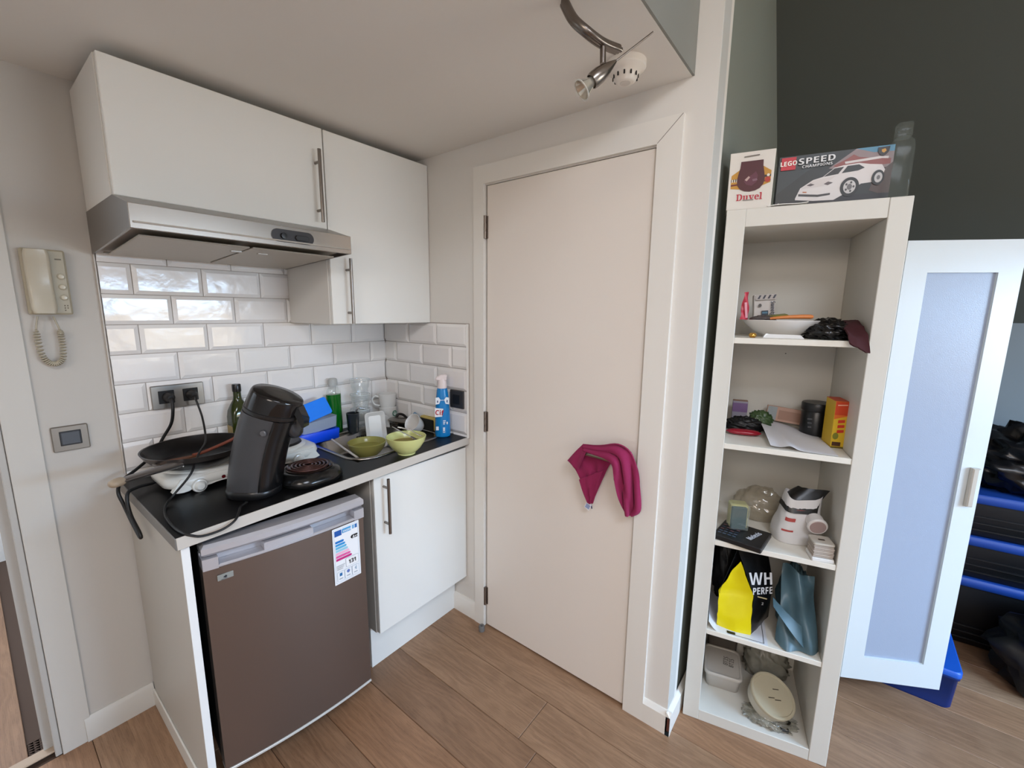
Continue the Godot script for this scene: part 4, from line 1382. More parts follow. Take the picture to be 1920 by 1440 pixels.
	part(a, "lid_handle", b, M("18120f", 0.35))

# ---------------------------------------------------------------- door and ceiling things
func strip_sheet(m: MB, a: Array, b: Array, folds: float, amp: float, ph: float, thick := 0.0045):
	var ca := curve(a, 5)
	var cb := curve(b, 5)
	var n := ca.size() - 1
	m.sheet(func(u: float, v: float):
		var i := mini(int(u * n), n - 1)
		var f := u * n - i
		var p: Vector3 = ca[i].lerp(ca[i + 1], f).lerp(cb[i].lerp(cb[i + 1], f), v)
		p.z += (amp * sin(v * folds * TAU + ph + 1.9 * sin(u * 3.4 + 0.7)) + amp * 0.45 * sin(v * folds * 9.7 + u * 7.0)) * (0.35 + 0.65 * sin(v * PI)) * (0.45 + 0.75 * u)
		return p, n, 18, thick)

func build_door_things():
	var a := thing("towel", "dark pink towel draped over the lever handle of the white door", "towel", V(0, 0.98, 1.28), -PI / 2)
	var b := MB.new()
	strip_sheet(b, [V(-0.070, 0.026, 0.050), V(0, 0.040, 0.050), V(0.060, 0.056, 0.046), V(0.106, 0.036, 0.044), V(0.130, -0.02, 0.042), V(0.141, -0.10, 0.036), V(0.143, -0.166, 0.032), V(0.120, -0.192, 0.032)],
		[V(-0.058, 0.012, 0.068), V(0, 0.006, 0.070), V(0.032, 0.0, 0.074), V(0.056, -0.012, 0.080), V(0.063, -0.05, 0.076), V(0.068, -0.09, 0.066), V(0.078, -0.14, 0.054), V(0.100, -0.190, 0.044)], 2.2, 0.012, 0.6)
	strip_sheet(b, [V(-0.072, 0.027, 0.052), V(-0.098, -0.004, 0.058), V(-0.129, -0.044, 0.060)], [V(-0.050, 0.010, 0.072), V(-0.060, -0.02, 0.074), V(-0.080, -0.064, 0.070)], 1.0, 0.003, 0.0)
	strip_sheet(b, [V(-0.072, 0.024, 0.040), V(-0.122, -0.046, 0.044), V(-0.098, -0.08, 0.046), V(-0.080, -0.108, 0.046), V(-0.064, -0.155, 0.040), V(-0.052, -0.196, 0.034)],
		[V(0.055, 0.030, 0.034), V(0.034, -0.010, 0.026), V(0.024, -0.032, 0.022), V(0.010, -0.060, 0.020), V(-0.012, -0.12, 0.022), V(-0.036, -0.196, 0.028)], 2.6, 0.006, 1.0)
	strip_sheet(b, [V(-0.078, -0.106, 0.058), V(-0.066, -0.150, 0.050), V(-0.053, -0.193, 0.040)], [V(0.004, -0.058, 0.034), V(-0.016, -0.12, 0.032), V(-0.036, -0.194, 0.034)], 2.0, 0.005, 0.4)
	strip_sheet(b, [V(0.030, 0.03, 0.034), V(0.064, -0.03, 0.034), V(0.090, -0.10, 0.030), V(0.104, -0.172, 0.028)], [V(0.10, 0.03, 0.034), V(0.126, -0.03, 0.030), V(0.134, -0.10, 0.024), V(0.130, -0.172, 0.024)], 1.5, 0.005, 0.2)
	var weave := noise_tex(0.35, [], 256, 6, true, 3.0)
	part(a, "cloth", b, M("8f1f4e", 0.95, 0.0, {"normal_texture": weave, "normal_scale": 0.5, "uv1_triplanar": true, "uv1_scale": Vector3(9, 9, 9), "rim_enabled": true, "rim": 0.25}))
	var c := part(a, "care_label", bx(V(0, -0.012, 0), V(0.022, 0.030, 0.001), 0), M("e6e8f0", 0.6), V(-0.045, -0.196, 0.036), V(0.1, 0, -0.42))
	part(c, "print", bx(V(0, -0.014, 0.0007), V(0.016, 0.018, 0.0004), 0), M("93a2c8", 0.6))
	part(a, "loop", bx(V(0, 0, 0), V(0.004, 0.018, 0.002), 0.0005), M("1d2a55", 0.6), V(-0.036, -0.205, 0.034), V(0, 0, 0.2))

	a = thing("door_stop", "small grey rubber door stop on the floor at the hinge side", "door stop", V(-0.042, 0, 0.712))
	b = MB.new()
	b.lathe([Vector2(0, 0), Vector2(0.014, 0), Vector2(0.014, 0.022), Vector2(0.012, 0.026), Vector2(0.006, 0.026), Vector2(0.005, 0.018), Vector2(0, 0.018)], 18)
	part(a, "rubber_body", b, M("6d6b68", 0.6))

func axis_xf(at: Vector3, up: Vector3) -> Transform3D:
	up = up.normalized()
	var x := up.cross(V(0.3, 0.2, 1)).normalized()
	return Transform3D(Basis(x, up, x.cross(up)), at)

func build_ceiling_things():
	var nickel := M("7d756e", 0.3, 1.0)
	var o := V(-0.448, 2.14, 1.41)
	var a := thing("spot_lamp", "brushed nickel spot lamp with curved bar hanging below the ceiling", "lamp", o)
	var b := MB.new()
	var bar := curve([V(-0.480, 2.139, 1.352), V(-0.492, 2.09, 1.383), V(-0.483, 2.060, 1.412), V(-0.444, 2.050, 1.429), V(-0.402, 2.05, 1.446)], 7)
	for i in bar.size(): bar[i] -= o
	b.tube(bar, 0.0095, 12)
	for s in [-1, 1]:
		var rail := []
		for p in bar: rail.append(p + V(0, -0.004, 0.0065 * s))
		b.tube(rail, 0.0055, 8)
	part(a, "curved_bar", b, nickel)
	b = MB.new()
	b.tube([V(-0.444, 2.05, 1.429) - o, V(-0.444, 2.008, 1.431) - o], 0.0065, 12)
	part(a, "stem", b, nickel)
	var tip := V(-0.431, 2.012, 1.456) - o
	var bulb := V(-0.481, 1.953, 1.408) - o
	var ax := axis_xf(tip, bulb - tip)
	b = MB.new()
	b.lathe([Vector2(0, 0), Vector2(0.003, 0.001), Vector2(0.008, 0.015), Vector2(0.0135, 0.032), Vector2(0.0165, 0.048), Vector2(0.0168, 0.064), Vector2(0.0155, 0.070), Vector2(0.014, 0.070), Vector2(0.013, 0.064), Vector2(0, 0.062)], 28, ax)
	part(a, "head", b, M("8c837b", 0.27, 1.0))
	b = MB.new()
	b.lathe([Vector2(0.008, 0.062), Vector2(0.011, 0.072), Vector2(0.016, 0.086), Vector2(0.0215, 0.096), Vector2(0.0225, 0.098), Vector2(0.020, 0.098), Vector2(0.012, 0.084), Vector2(0, 0.074)], 28, ax)
	part(a, "bulb", b, M("c9c4b8", 0.08, 0.7))
	b = MB.new()
	b.lathe([Vector2(0.0208, 0.0985), Vector2(0.0232, 0.0975), Vector2(0.0235, 0.0995), Vector2(0.021, 0.100)], 28, ax)
	part(a, "bulb_glass", b, glass_m("e6e4dc", 0.45))
	b = MB.new()
	b.tube([tip, V(-0.374, 2.074, 1.512) - o], 0.0021, 8)
	part(a, "aiming_rod", b, nickel)
	# smoke detector
	a = thing("smoke_detector", "round white smoke detector on the ceiling behind the spot lamp", "smoke detector", V(-0.178, 2.14, 1.362))
	b = MB.new()
	b.lathe([Vector2(0, -0.050), Vector2(0.020, -0.050), Vector2(0.027, -0.046), Vector2(0.033, -0.034), Vector2(0.040, -0.024), Vector2(0.0505, -0.018), Vector2(0.053, -0.014), Vector2(0.053, 0.0)], 40)
	part(a, "housing", b, M("e8e2d9", 0.45))
	for k in 12:
		var an := TAU * k / 12.0 + 0.2
		part(a, "smoke_slot", bx(V(0, 0, 0), V(0.004, 0.014, 0.0025), 0), M("191614", 0.7), V(cos(an) * 0.0335, -0.034, sin(an) * 0.0335), V(0, PI / 2 - an, 0))
	b = MB.new()
	b.lathe([Vector2(0, -0.0508), Vector2(0.0135, -0.0508), Vector2(0.0145, -0.0498)], 28)
	part(a, "test_button", b, M("d2cbc2", 0.5))

# ---------------------------------------------------------------- bookcase and what stands in it
const BT := -1.3489
const BP := Vector3(0.109, 0, 1.582)
func sp(u: float, y: float, v: float) -> Vector3:
	return BP + Vector3(0.22, 0, 0.9755) * u + Vector3(0, y, 0) + Vector3(0.9755, 0, -0.22) * v

func shelf_thing(called: String, label: String, cat: String, u: float, y: float, v: float, turn := 0.0, group := "") -> Node3D:
	return thing(called, label, cat, sp(u, y, v), BT + turn, group)

func build_bookcase():
	var a := thing("bookcase", "tall narrow white open bookcase beside the door wall", "bookcase", BP, BT)
	var m := M("d4d0c6", 0.42)
	part(a, "side_panel", bx(V(0.0265, 0.8925, -0.181), V(0.053, 1.785, 0.362), 0.0015), m)
	part(a, "side_panel", bx(V(0.4175, 0.8925, -0.181), V(0.050, 1.785, 0.362), 0.0015), m)
	part(a, "top_panel", bx(V(0.2225, 1.759, -0.181), V(0.339, 0.052, 0.361), 0.001), m)
	part(a, "bottom_panel", bx(V(0.2225, 0.021, -0.181), V(0.339, 0.042, 0.361), 0.001), m)
	for y in [1.40, 1.055, 0.712, 0.372]:
		part(a, "shelf", bx(V(0.2225, y - 0.009, -0.180), V(0.339, 0.018, 0.357), 0.001), M("e4dfd3", 0.38))
	part(a, "back_panel", bx(V(0.2225, 0.89, -0.3595), V(0.339, 1.70, 0.004), 0), m)
	var bolts := MB.new()
	for q in [V(0.2, 1.375, 0), V(0.24, 1.33, 0), V(0.28, 0.585, 0), V(0.25, 0.99, 0)]:
		part(a, "screw_hole", bx(V(q.x, q.y, -0.3572), V(0.004, 0.003, 0.0006), 0), M("2b2620", 0.8))

func build_bookcase_top():
	# beer gift box
	var a := shelf_thing("gift_box", "white beer gift box with dark red glass picture on the bookcase", "box", 0.0565, 1.785, 0.006 + 0.04)
	part(a, "carton", bx(V(0, 0.081, 0), V(0.118, 0.162, 0.08), 0.001), M("ddd6cc", 0.5))
	var ar := Art.new()
	ar.add(P2([-0.052, 0.015, -0.03, 0.03, 0.03, 0.035, 0.052, 0.02, 0.052, -0.012, 0.03, -0.02, -0.03, -0.025, -0.052, -0.022]), "c08a28")
	ar.add(P2([-0.052, 0.004, 0.052, 0.010, 0.052, 0.004, -0.052, -0.003]), "3a2412")
	ar.add(P2([-0.052, -0.010, 0.052, -0.004, 0.052, -0.008, -0.052, -0.015]), "6b2a18")
	for k in 4: ar.add(P2([-0.050 + k * 0.006, -0.004, -0.047 + k * 0.006, -0.004, -0.047 + k * 0.006, 0.004, -0.050 + k * 0.006, 0.004]), "e8e0d0")
	ar.add(ell(0.007, 0.008, 0.044, -0.004, 14), "b03020")
	ar.add(ell(0.004, 0.004, 0.045, 0.008, 12), "e8e0d0")
	# tulip glass
	var tulip := PackedVector2Array()
	var prof := [[0.029, 0.052], [0.030, 0.035], [0.034, 0.016], [0.0365, 0.0], [0.034, -0.015], [0.026, -0.026], [0.014, -0.032], [0.0, -0.034]]
	for q in prof: tulip.append(Vector2(q[0], q[1]))
	for k in range(prof.size() - 2, -1, -1): tulip.append(Vector2(-prof[k][0], prof[k][1]))
	ar.add(tulip, "4a0d18")
	ar.add(P2([-0.018, -0.004, -0.010, 0.006, 0.004, 0.014, 0.012, 0.022, 0.018, 0.010, 0.016, -0.008, 0.004, -0.018, -0.010, -0.014]), "5e2a38")
	ar.add(P2([-0.016, 0.000, -0.006, 0.010, -0.002, 0.006, -0.010, -0.004]), "b89a92")
	ar.add(P2([0.004, 0.000, 0.016, 0.002, 0.018, -0.004, 0.006, -0.006]), "7c5864")
	ar.add(P2([-0.022, 0.066, 0.018, 0.068, 0.018, 0.065, -0.022, 0.063]), "6b6258")
	ar.add(P2([-0.016, -0.059, 0.012, -0.059, 0.012, -0.056, -0.016, -0.056]), "8a857c")
	part(a, "printed_artwork", ar.m, art_mat(), V(0, 0.083, 0.0402))
	lettering(a, "Duvel", 0.0185, M("b5122e", 0.5), V(0.0, 0.034, 0.0412), Vector3.ZERO, "Droid Serif", true, 0.92)
	# toy car box
	a = shelf_thing("toy_box", "dark toy set box with a white model sports car on the bookcase", "box", 0.266, 1.785, 0.06 + 0.03)
	part(a, "carton", bx(V(0, 0.075, 0), V(0.272, 0.150, 0.06), 0.001), M("26282b", 0.45))
	ar = Art.new()
	ar.add(P2([-0.1355, -0.0745, 0.1355, -0.0745, 0.1355, 0.0745, -0.1355, 0.0745]), "24272a")
	ar.add(P2([-0.1355, -0.03, -0.06, 0.03, 0.0, 0.05, 0.0, 0.0745, -0.1355, 0.0745]), "2e3336")
	ar.add(P2([-0.01, 0.03, 0.05, 0.0745, 0.1355, 0.0745, 0.1355, 0.02, 0.06, 0.01]), "8c7a7a")
	ar.add(P2([0.05, 0.0745, 0.1355, 0.0745, 0.1355, 0.058, 0.09, 0.060]), "4f88a4")
	ar.add(P2([0.0, 0.035, 0.03, 0.050, 0.045, 0.060, 0.058, 0.052, 0.09, 0.045, 0.13, 0.040, 0.13, 0.026, 0.02, 0.024]), "8c4a44")
	ar.add(P2([0.10, 0.0, 0.1355, 0.03, 0.1355, -0.06, 0.09, -0.04]), "4a3a34")
	ar.add(P2([-0.1355, -0.0745, 0.1355, -0.0745, 0.1355, -0.05, 0.02, -0.045, -0.1355, -0.055]), "1e1f22")
	# the car
	ar.add(P2([-0.085, -0.045, -0.075, -0.018, -0.045, 0.002, -0.022, 0.008, 0.004, 0.030, 0.024, 0.034, 0.060, 0.036, 0.085, 0.030, 0.112, 0.026, 0.120, 0.012, 0.116, -0.006, 0.100, -0.018, 0.070, -0.020, 0.030, -0.046, 0.010, -0.058, -0.04, -0.056, -0.085, -0.050]), "d9d2cf")
	ar.add(P2([0.028, 0.037, 0.110, 0.042, 0.124, 0.040, 0.124, 0.046, 0.104, 0.048, 0.026, 0.043]), "d3ccc9")
	ar.add(P2([-0.020, 0.008, 0.004, 0.028, 0.026, 0.030, 0.014, 0.012]), "2a2426")
	ar.add(P2([0.022, 0.013, 0.034, 0.031, 0.060, 0.032, 0.074, 0.022, 0.060, 0.016]), "23272a")
	ar.add(P2([-0.074, -0.021, -0.045, 0.000, 0.010, 0.008, -0.018, -0.016]), "cfc7c4")
	ar.add(P2([-0.060, -0.012, -0.050, -0.007, -0.040, -0.011, -0.050, -0.015]), "5a5152")
	ar.add(P2([-0.018, -0.012, -0.008, -0.006, 0.004, -0.010, -0.008, -0.016]), "5a5152")
	ar.add(P2([-0.078, -0.034, -0.030, -0.040, 0.000, -0.038, 0.000, -0.043, -0.030, -0.046, -0.078, -0.040]), "3a3536")
	ar.add(P2([-0.068, -0.028, -0.058, -0.029, -0.058, -0.032, -0.068, -0.031]), "b0663c")
	ar.add(ell(0.022, 0.026, 0.044, -0.026, 24), "17181a")
	ar.add(ell(0.0145, 0.018, 0.044, -0.026, 20), "c4c0be")
	ar.add(ell(0.006, 0.008, 0.044, -0.026, 14), "6a6666")
	for k in 5:
		var an := TAU * k / 5.0
		ar.add(ell(0.0026, 0.0032, 0.044 + 0.0095 * cos(an), -0.026 + 0.012 * sin(an), 10), "4a4747")
	ar.add(ell(0.014, 0.020, 0.106, -0.008, 22), "17181a")
	ar.add(ell(0.009, 0.0135, 0.107, -0.008, 18), "bdb9b7")
	ar.add(ell(0.004, 0.006, 0.107, -0.008, 12), "6a6666")
	# crest
	ar.add(P2([0.098, 0.070, 0.124, 0.071, 0.123, 0.058, 0.117, 0.050, 0.111, 0.047, 0.104, 0.051, 0.099, 0.059]), "241d1c")
	ar.add(P2([0.106, 0.064, 0.114, 0.066, 0.117, 0.060, 0.112, 0.055, 0.107, 0.058]), "c8922e")
	# logo square
	ar.add(P2([-0.130, 0.036, -0.093, 0.036, -0.093, 0.071, -0.130, 0.071]), "c01a2c")
	part(a, "printed_artwork", ar.m, art_mat(0.4), V(0, 0.075, 0.0302))
	lettering(a, "LEGO", 0.0125, M("f4efe6", 0.4), V(-0.1115, 0.1285, 0.0356), V(0, 0, 0.03), "Droid Sans", true, 0.98)
	lettering(a, "SPEED", 0.0165, M("dcdcdc", 0.4), V(-0.042, 0.1315, 0.0356), V(0, 0, 0.03), "Droid Sans", true, 1.35)
	lettering(a, "CHAMPIONS", 0.0075, M("cfcfcf", 0.4), V(-0.040, 0.1165, 0.0356), V(0, 0, 0.03), "Droid Sans", true, 1.2)
	lettering(a, "8+", 0.0105, M("e4e4e4", 0.4), V(-0.123, 0.0125, 0.0356))
	# folded leaflet
	a = shelf_thing("envelope", "white folded envelope lying in front of the toy box", "envelope", 0.158, 1.7858, 0.022, 0.06)
	var b := MB.new()
	b.sheet(func(u: float, v: float): return V((u - 0.5) * 0.105, 0.003 + 0.010 * u * u + 0.003 * sin(u * 5.0), -(v - 0.5) * 0.034 - 0.012 * u), 12, 5, 0.002)
	part(a, "paper", b, M("e3ded5", 0.6))
	# clear container
	a = shelf_thing("plastic_bottle", "clear plastic bottle with flat top at the right end of the bookcase", "bottle", 0.412, 1.785, 0.048)
	b = MB.new()
	var rings := []
	for q in [[0.048, 0.0], [0.053, 0.004], [0.053, 0.130], [0.048, 0.148], [0.032, 0.160]]: rings.append(rr(q[0], q[0] * 0.9, 0.012, q[1], 4))
	b.loft(rings)
	part(a, "bottle_body", b, haze_m())
	b = MB.new()
	rings = []
	for q in [[0.032, 0.158], [0.036, 0.162], [0.035, 0.192], [0.031, 0.195]]: rings.append(rr(q[0], q[0] * 0.9, 0.008, q[1], 4))
	b.loft(rings)
	part(a, "cap", b, haze_m())

func crumple(m: MB, at: Vector3, r: Vector3, seed_: int, amp := 0.25, freq := 2.2, floor_y := -1e9, nu := 40, nv := 26, pinch := 0.0, front := 1e9):
	var n := FastNoiseLite.new()
	n.seed = seed_
	n.frequency = 1.0
	n.noise_type = FastNoiseLite.TYPE_SIMPLEX
	n.fractal_type = FastNoiseLite.FRACTAL_RIDGED
	n.fractal_octaves = 3
	m.lump(func(q: Vector3):
		var k := 1.0 + amp * n.get_noise_3d(q.x * freq, q.y * freq, q.z * freq)
		if pinch > 0.0 and q.y > 0.0: k *= 1.0 - pinch * q.y * (0.6 + 0.4 * sin(atan2(q.z, q.x) * 7.0))
		var p := at + V(q.x * r.x, q.y * r.y / maxf(1.0 - pinch * maxf(q.y, 0.0) * 0.5, 0.5), q.z * r.z) * k
		p.y = maxf(p.y, floor_y)
		p.z = minf(p.z, front)
		return p, nu, nv)

func build_shelf_one():
	var y := 1.40
	var a := shelf_thing("white_bowl", "wide white bowl full of odds and ends on the top shelf", "bowl", 0.193, y, 0.150)
	var b := MB.new()
	b.lathe([Vector2(0, 0.003), Vector2(0.046, 0.003), Vector2(0.05, 0), Vector2(0.054, 0.0), Vector2(0.056, 0.005), Vector2(0.085, 0.022), Vector2(0.108, 0.043), Vector2(0.116, 0.054), Vector2(0.1145, 0.0555), Vector2(0.112, 0.054), Vector2(0.104, 0.044), Vector2(0.083, 0.026), Vector2(0.05, 0.010), Vector2(0, 0.009)], 48)
	part(a, "bowl_body", b, M("e9e6e2", 0.2))
	a = shelf_thing("sweetener_box", "small pale box with vertical lettering standing in the white bowl", "box", 0.145, y + 0.030, 0.200, 0.12)
	part(a, "carton", bx(V(0, 0.056, 0), V(0.064, 0.108, 0.026), 0.0015), M("cfc8c2", 0.5), Vector3.ZERO, V(-0.08, 0, 0.06))
	var ar := Art.new()
	ar.add(P2([-0.031, 0.036, 0.031, 0.036, 0.031, 0.053, -0.031, 0.053]), "b4aca6")
	for k in 4: ar.add(P2([-0.026 + k * 0.015, 0.040, -0.020 + k * 0.015, 0.040, -0.014 + k * 0.015, 0.052, -0.020 + k * 0.015, 0.052]), "3a3a44")
	ar.add(P2([-0.013, -0.032, 0.007, -0.032, 0.007, 0.000, -0.013, 0.000]), "24303e")
	ar.add(P2([-0.011, -0.010, 0.005, -0.010, 0.005, -0.004, -0.011, -0.004]), "4f7a90")
	ar.add(ell(0.005, 0.006, -0.018, 0.018, 12), "55504c")
	part(a, "printed_artwork", ar.m, art_mat(), V(0, 0.056, 0.0145), V(-0.08, 0, 0.06))
	lettering(a, "Sweetgren", 0.013, M("2e3140", 0.5), V(0.021, 0.052, 0.0155), V(-0.08, 0, -PI / 2 + 0.06), "Droid Sans", true, 0.78)
	a = shelf_thing("snack_packet", "red and pink foil packet standing at the left of the top shelf", "packet", 0.0795, y + 0.056, 0.10, 0.5)
	b = MB.new()
	b.sheet(func(u: float, v: float): return V((u - 0.5) * (0.030 - 0.016 * v), v * 0.088, 0.006 * sin(u * PI) + 0.004 * sin(v * 9.0 + u * 4.0)), 10, 14, 0.004)
	part(a, "foil", b, M("c23a4c", 0.35))
	part(a, "torn_strip", bx(V(0.003, 0.03, 0.009), V(0.008, 0.05, 0.001), 0), M("d88a92", 0.4), Vector3.ZERO, V(0, 0, 0.15))
	a = shelf_thing("wooden_stick", "orange wooden stick lying across the rim of the white bowl", "utensil", 0.214, y + 0.063, 0.085, 0.05)
	b = MB.new()
	b.tube(curve([V(-0.062, -0.003, 0.0), V(-0.03, 0.001, 0.004), V(0.02, 0.004, 0.006), V(0.052, 0.004, 0.006)], 4), [0.005, 0.0055, 0.006, 0.0065, 0.007, 0.0075, 0.008, 0.0085, 0.009, 0.0092, 0.0092, 0.009, 0.006], 10, true, 0.75)
	part(a, "stick_body", b, M("e08a4c", 0.4))
	a = shelf_thing("green_packet", "small olive green packet in the white bowl behind the orange stick", "packet", 0.178, y + 0.060, 0.150, 0.15)
	part(a, "pouch", bx(V(0, 0.006, 0), V(0.062, 0.012, 0.04), 0.004), M("7a7a30", 0.4), Vector3.ZERO, V(0.1, 0, 0.12))
	a = shelf_thing("grey_pouch", "dark grey soft pouch in the white bowl below the pale box", "pouch", 0.135, y + 0.052, 0.115, 0.15)
	b = MB.new()
	crumple(b, V(0, 0.004, 0), V(0.034, 0.012, 0.022), 3, 0.3)
	part(a, "pouch_body", b, M("5a5250", 0.6))
	a = shelf_thing("black_bag", "crumpled shiny black plastic bag at the right of the top shelf", "bag", 0.312, y, 0.120)
	b = MB.new()
	crumple(b, V(0, 0.022, 0), V(0.058, 0.036, 0.085), 8, 0.32, 1.7, 0.001)
	part(a, "bag_body", b, M("0d0c0d", 0.22))
	a = shelf_thing("maroon_cloth", "dark maroon cloth hanging over the right edge of the top shelf", "cloth", 0.360, y, 0.050)
	b = MB.new()
	var n := FastNoiseLite.new(); n.seed = 12; n.frequency = 14.0
	b.sheet(func(u: float, v: float):
		var x := lerpf(-0.032, 0.016, u) + 0.014 * v
		var z := lerpf(-0.11, 0.078, v)
		var yy := 0.050 * sin(clampf(1.05 - v * 1.05, 0, 1) * PI * 0.62) + 0.002 + 0.012 * n.get_noise_2d(u * 0.06, v * 0.16)
		if v > 0.87: yy -= (v - 0.87) * 0.17 * (0.5 + u)
		return V(x, yy, z), 10, 22, 0.004)
	part(a, "folds", b, M("3d1016", 0.85))
	a = shelf_thing("plastic_tag", "flat white plastic tray at the front edge of the top shelf", "tray", 0.186, y, 0.022)
	b = MB.new()
	b.prism(P2([-0.055, 0.001, 0.053, 0.001, 0.045, 0.016, -0.042, 0.0175, -0.047, 0.016, -0.053, 0.001]), 0.0, 0.003, Transform3D(Basis.from_euler(V(-0.9, 0, 0)), V(0, 0, 0.012)), 0.0008)
	b.tube([V(-0.053, 0.003, 0.012), V(-0.046, 0.013, 0.002), V(-0.040, 0.013, 0.002)], 0.002, 6)
	part(a, "tray_body", b, M("f0eeea", 0.3))
	a = shelf_thing("gold_bead", "small shiny gold bead on the top shelf beside the bowl", "ornament", 0.105, y, 0.032)
	b = MB.new()
	b.lathe([Vector2(0, 0), Vector2(0.007, 0.0005), Vector2(0.0115, 0.006), Vector2(0.0115, 0.010), Vector2(0.008, 0.015), Vector2(0, 0.0165)], 24)
	part(a, "bead_body", b, M("c99a4a", 0.2, 0.9))

func build_shelf_two():
	var y := 1.055
	var a := shelf_thing("black_jar", "wide matt black jar with screw lid on the second shelf", "jar", 0.341, y, 0.268)
	var b := MB.new()
	b.lathe([Vector2(0, 0), Vector2(0.041, 0), Vector2(0.0445, 0.004), Vector2(0.0445, 0.082), Vector2(0.040, 0.090)], 36)
	part(a, "jar_body", b, M("121214", 0.3))
	b = MB.new()
	b.lathe([Vector2(0, 0.088), Vector2(0.045, 0.088), Vector2(0.0465, 0.091), Vector2(0.0465, 0.112), Vector2(0.044, 0.116), Vector2(0, 0.116)], 36)
	part(a, "lid", b, M("19191b", 0.38))
	for k in 3: part(a, "label_line", bx(V(-0.018, 0.062 - k * 0.014, 0.0408), V(0.026 - k * 0.004, 0.005, 0.0006), 0), M("4c4c50", 0.5), Vector3.ZERO, V(0, -0.0, 0))
	a = shelf_thing("tea_box", "tall red and yellow carton in front of the black jar", "box", 0.372, y, 0.150, 0.10)
	part(a, "carton", bx(V(0, 0.0755, 0), V(0.036, 0.151, 0.085), 0.001), M("d8b022", 0.45))
	var ar := Art.new()
	ar.add(P2([-0.0175, 0.03, 0.0175, 0.03, 0.0175, 0.075, -0.0175, 0.075]), "c8401c")
	ar.add(P2([-0.0175, 0.018, 0.0175, 0.030, 0.0175, 0.032, -0.0175, 0.032]), "d86a20")
	ar.add(P2([-0.0175, -0.075, 0.0175, -0.075, 0.0175, -0.070, -0.0175, -0.070]), "6a5a18")
	ar.add(P2([-0.015, -0.068, 0.008, -0.068, 0.008, -0.055, -0.015, -0.055]), "4a2a14")
	ar.add(ell(0.008, 0.011, -0.008, -0.036, 14), "7a7a22")
	ar.add(P2([-0.012, 0.062, 0.014, 0.064, 0.014, 0.067, -0.012, 0.065]), "f0c0a0")
	for k in 3: ar.add(P2([-0.006, 0.016 - k * 0.016, 0.012, 0.018 - k * 0.016, 0.012, 0.009 - k * 0.016, -0.006, 0.006 - k * 0.016]), "c83018")
	part(a, "printed_artwork", ar.m, art_mat(0.4), V(0, 0.0755, 0.0426))
	part(a, "carton_top", bx(V(0, 0.1515, 0), V(0.036, 0.001, 0.085), 0), M("c8441e", 0.45))
	# sheet of paper
	a = shelf_thing("paper_sheet", "creased white paper sheet lying on the second shelf", "paper", 0.258, y, 0.150)
	b = MB.new()
	b.sheet(func(u: float, v: float):
		var x := lerpf(-0.092, 0.085, u) + 0.018 * (1.0 - v)
		var z := lerpf(0.142, -0.155, v) - 0.05 * (1 - u) * v
		var yy := 0.0025 + 0.034 * pow(1.0 - u, 3.0) * (0.25 + 0.75 * v) + 0.010 * exp(-pow((u - 0.30) / 0.10, 2.0)) * (1.0 - v) + 0.004 * (1.0 + sin(u * 7.0 + v * 5.0)) * v
		return V(x, yy, z), 24, 18, 0.0007)
	part(a, "sheet", b, M("dcdadc", 0.65))
	# things at the back
	a = shelf_thing("flat_carton", "flat pinkish carton leaning on the back of the second shelf", "box", 0.252, y, 0.315, 0.02)
	part(a, "carton", bx(V(0, 0.038, 0), V(0.122, 0.054, 0.018), 0.001), M("b08a76", 0.5), V(0, 0.012, 0), V(-0.12, 0, -0.10))
	part(a, "printed_panel", bx(V(0.012, 0.036, 0.0094), V(0.070, 0.034, 0.0006), 0), M("96705c", 0.5), V(0, 0.012, 0), V(-0.12, 0, -0.10))
	part(a, "pale_end", bx(V(-0.044, 0.038, 0.0094), V(0.030, 0.050, 0.0006), 0), M("8a9090", 0.5), V(0, 0.012, 0), V(-0.12, 0, -0.10))
	a = shelf_thing("purple_carton", "small purple and white carton in the back left of the second shelf", "box", 0.103, y, 0.285)
	part(a, "carton", bx(V(0, 0.048, 0), V(0.05, 0.096, 0.03), 0.001), M("8a8590", 0.5))
	part(a, "purple_band", bx(V(0, 0.072, 0.0153), V(0.0495, 0.034, 0.0006), 0), M("6b4f78", 0.5))
	part(a, "brown_top", bx(V(0, 0.0965, 0), V(0.0495, 0.001, 0.03), 0), M("8a6a58", 0.5))
	a = shelf_thing("black_pouch", "crumpled black pouch left of the paper on the second shelf", "pouch", 0.118, y, 0.215)
	b = MB.new()
	crumple(b, V(0, 0.020, 0), V(0.052, 0.026, 0.034), 21, 0.4, 2.0, 0.001)
	part(a, "pouch_body", b, M("0f0f10", 0.45))
	a = shelf_thing("green_snack_bag", "dark green foil snack bag behind the paper on the second shelf", "packet", 0.172, y, 0.262, 0.2)
	b = MB.new()
	crumple(b, V(0, 0.034, 0), V(0.036, 0.030, 0.022), 5, 0.4, 1.8, 0.001)
	part(a, "foil", b, M("3d5230", 0.35))
	a = shelf_thing("red_case", "glossy dark red spectacle case at the left of the second shelf", "case", 0.114, y, 0.140, 0.06)
	b = MB.new()
	var rings := []
	for i in 11:
		var t := -1.0 + 0.2 * i
		var w := sqrt(maxf(1.0 - pow(absf(t), 3.0), 0.02))
		var ring := []
		for j in 16: ring.append(V(t * 0.055, 0.011 + 0.0105 * w * sin(TAU * j / 16), 0.020 * w * cos(TAU * j / 16)))
		rings.append(ring)
	b.loft(rings)
	part(a, "case_body", b, M("8f1226", 0.14))

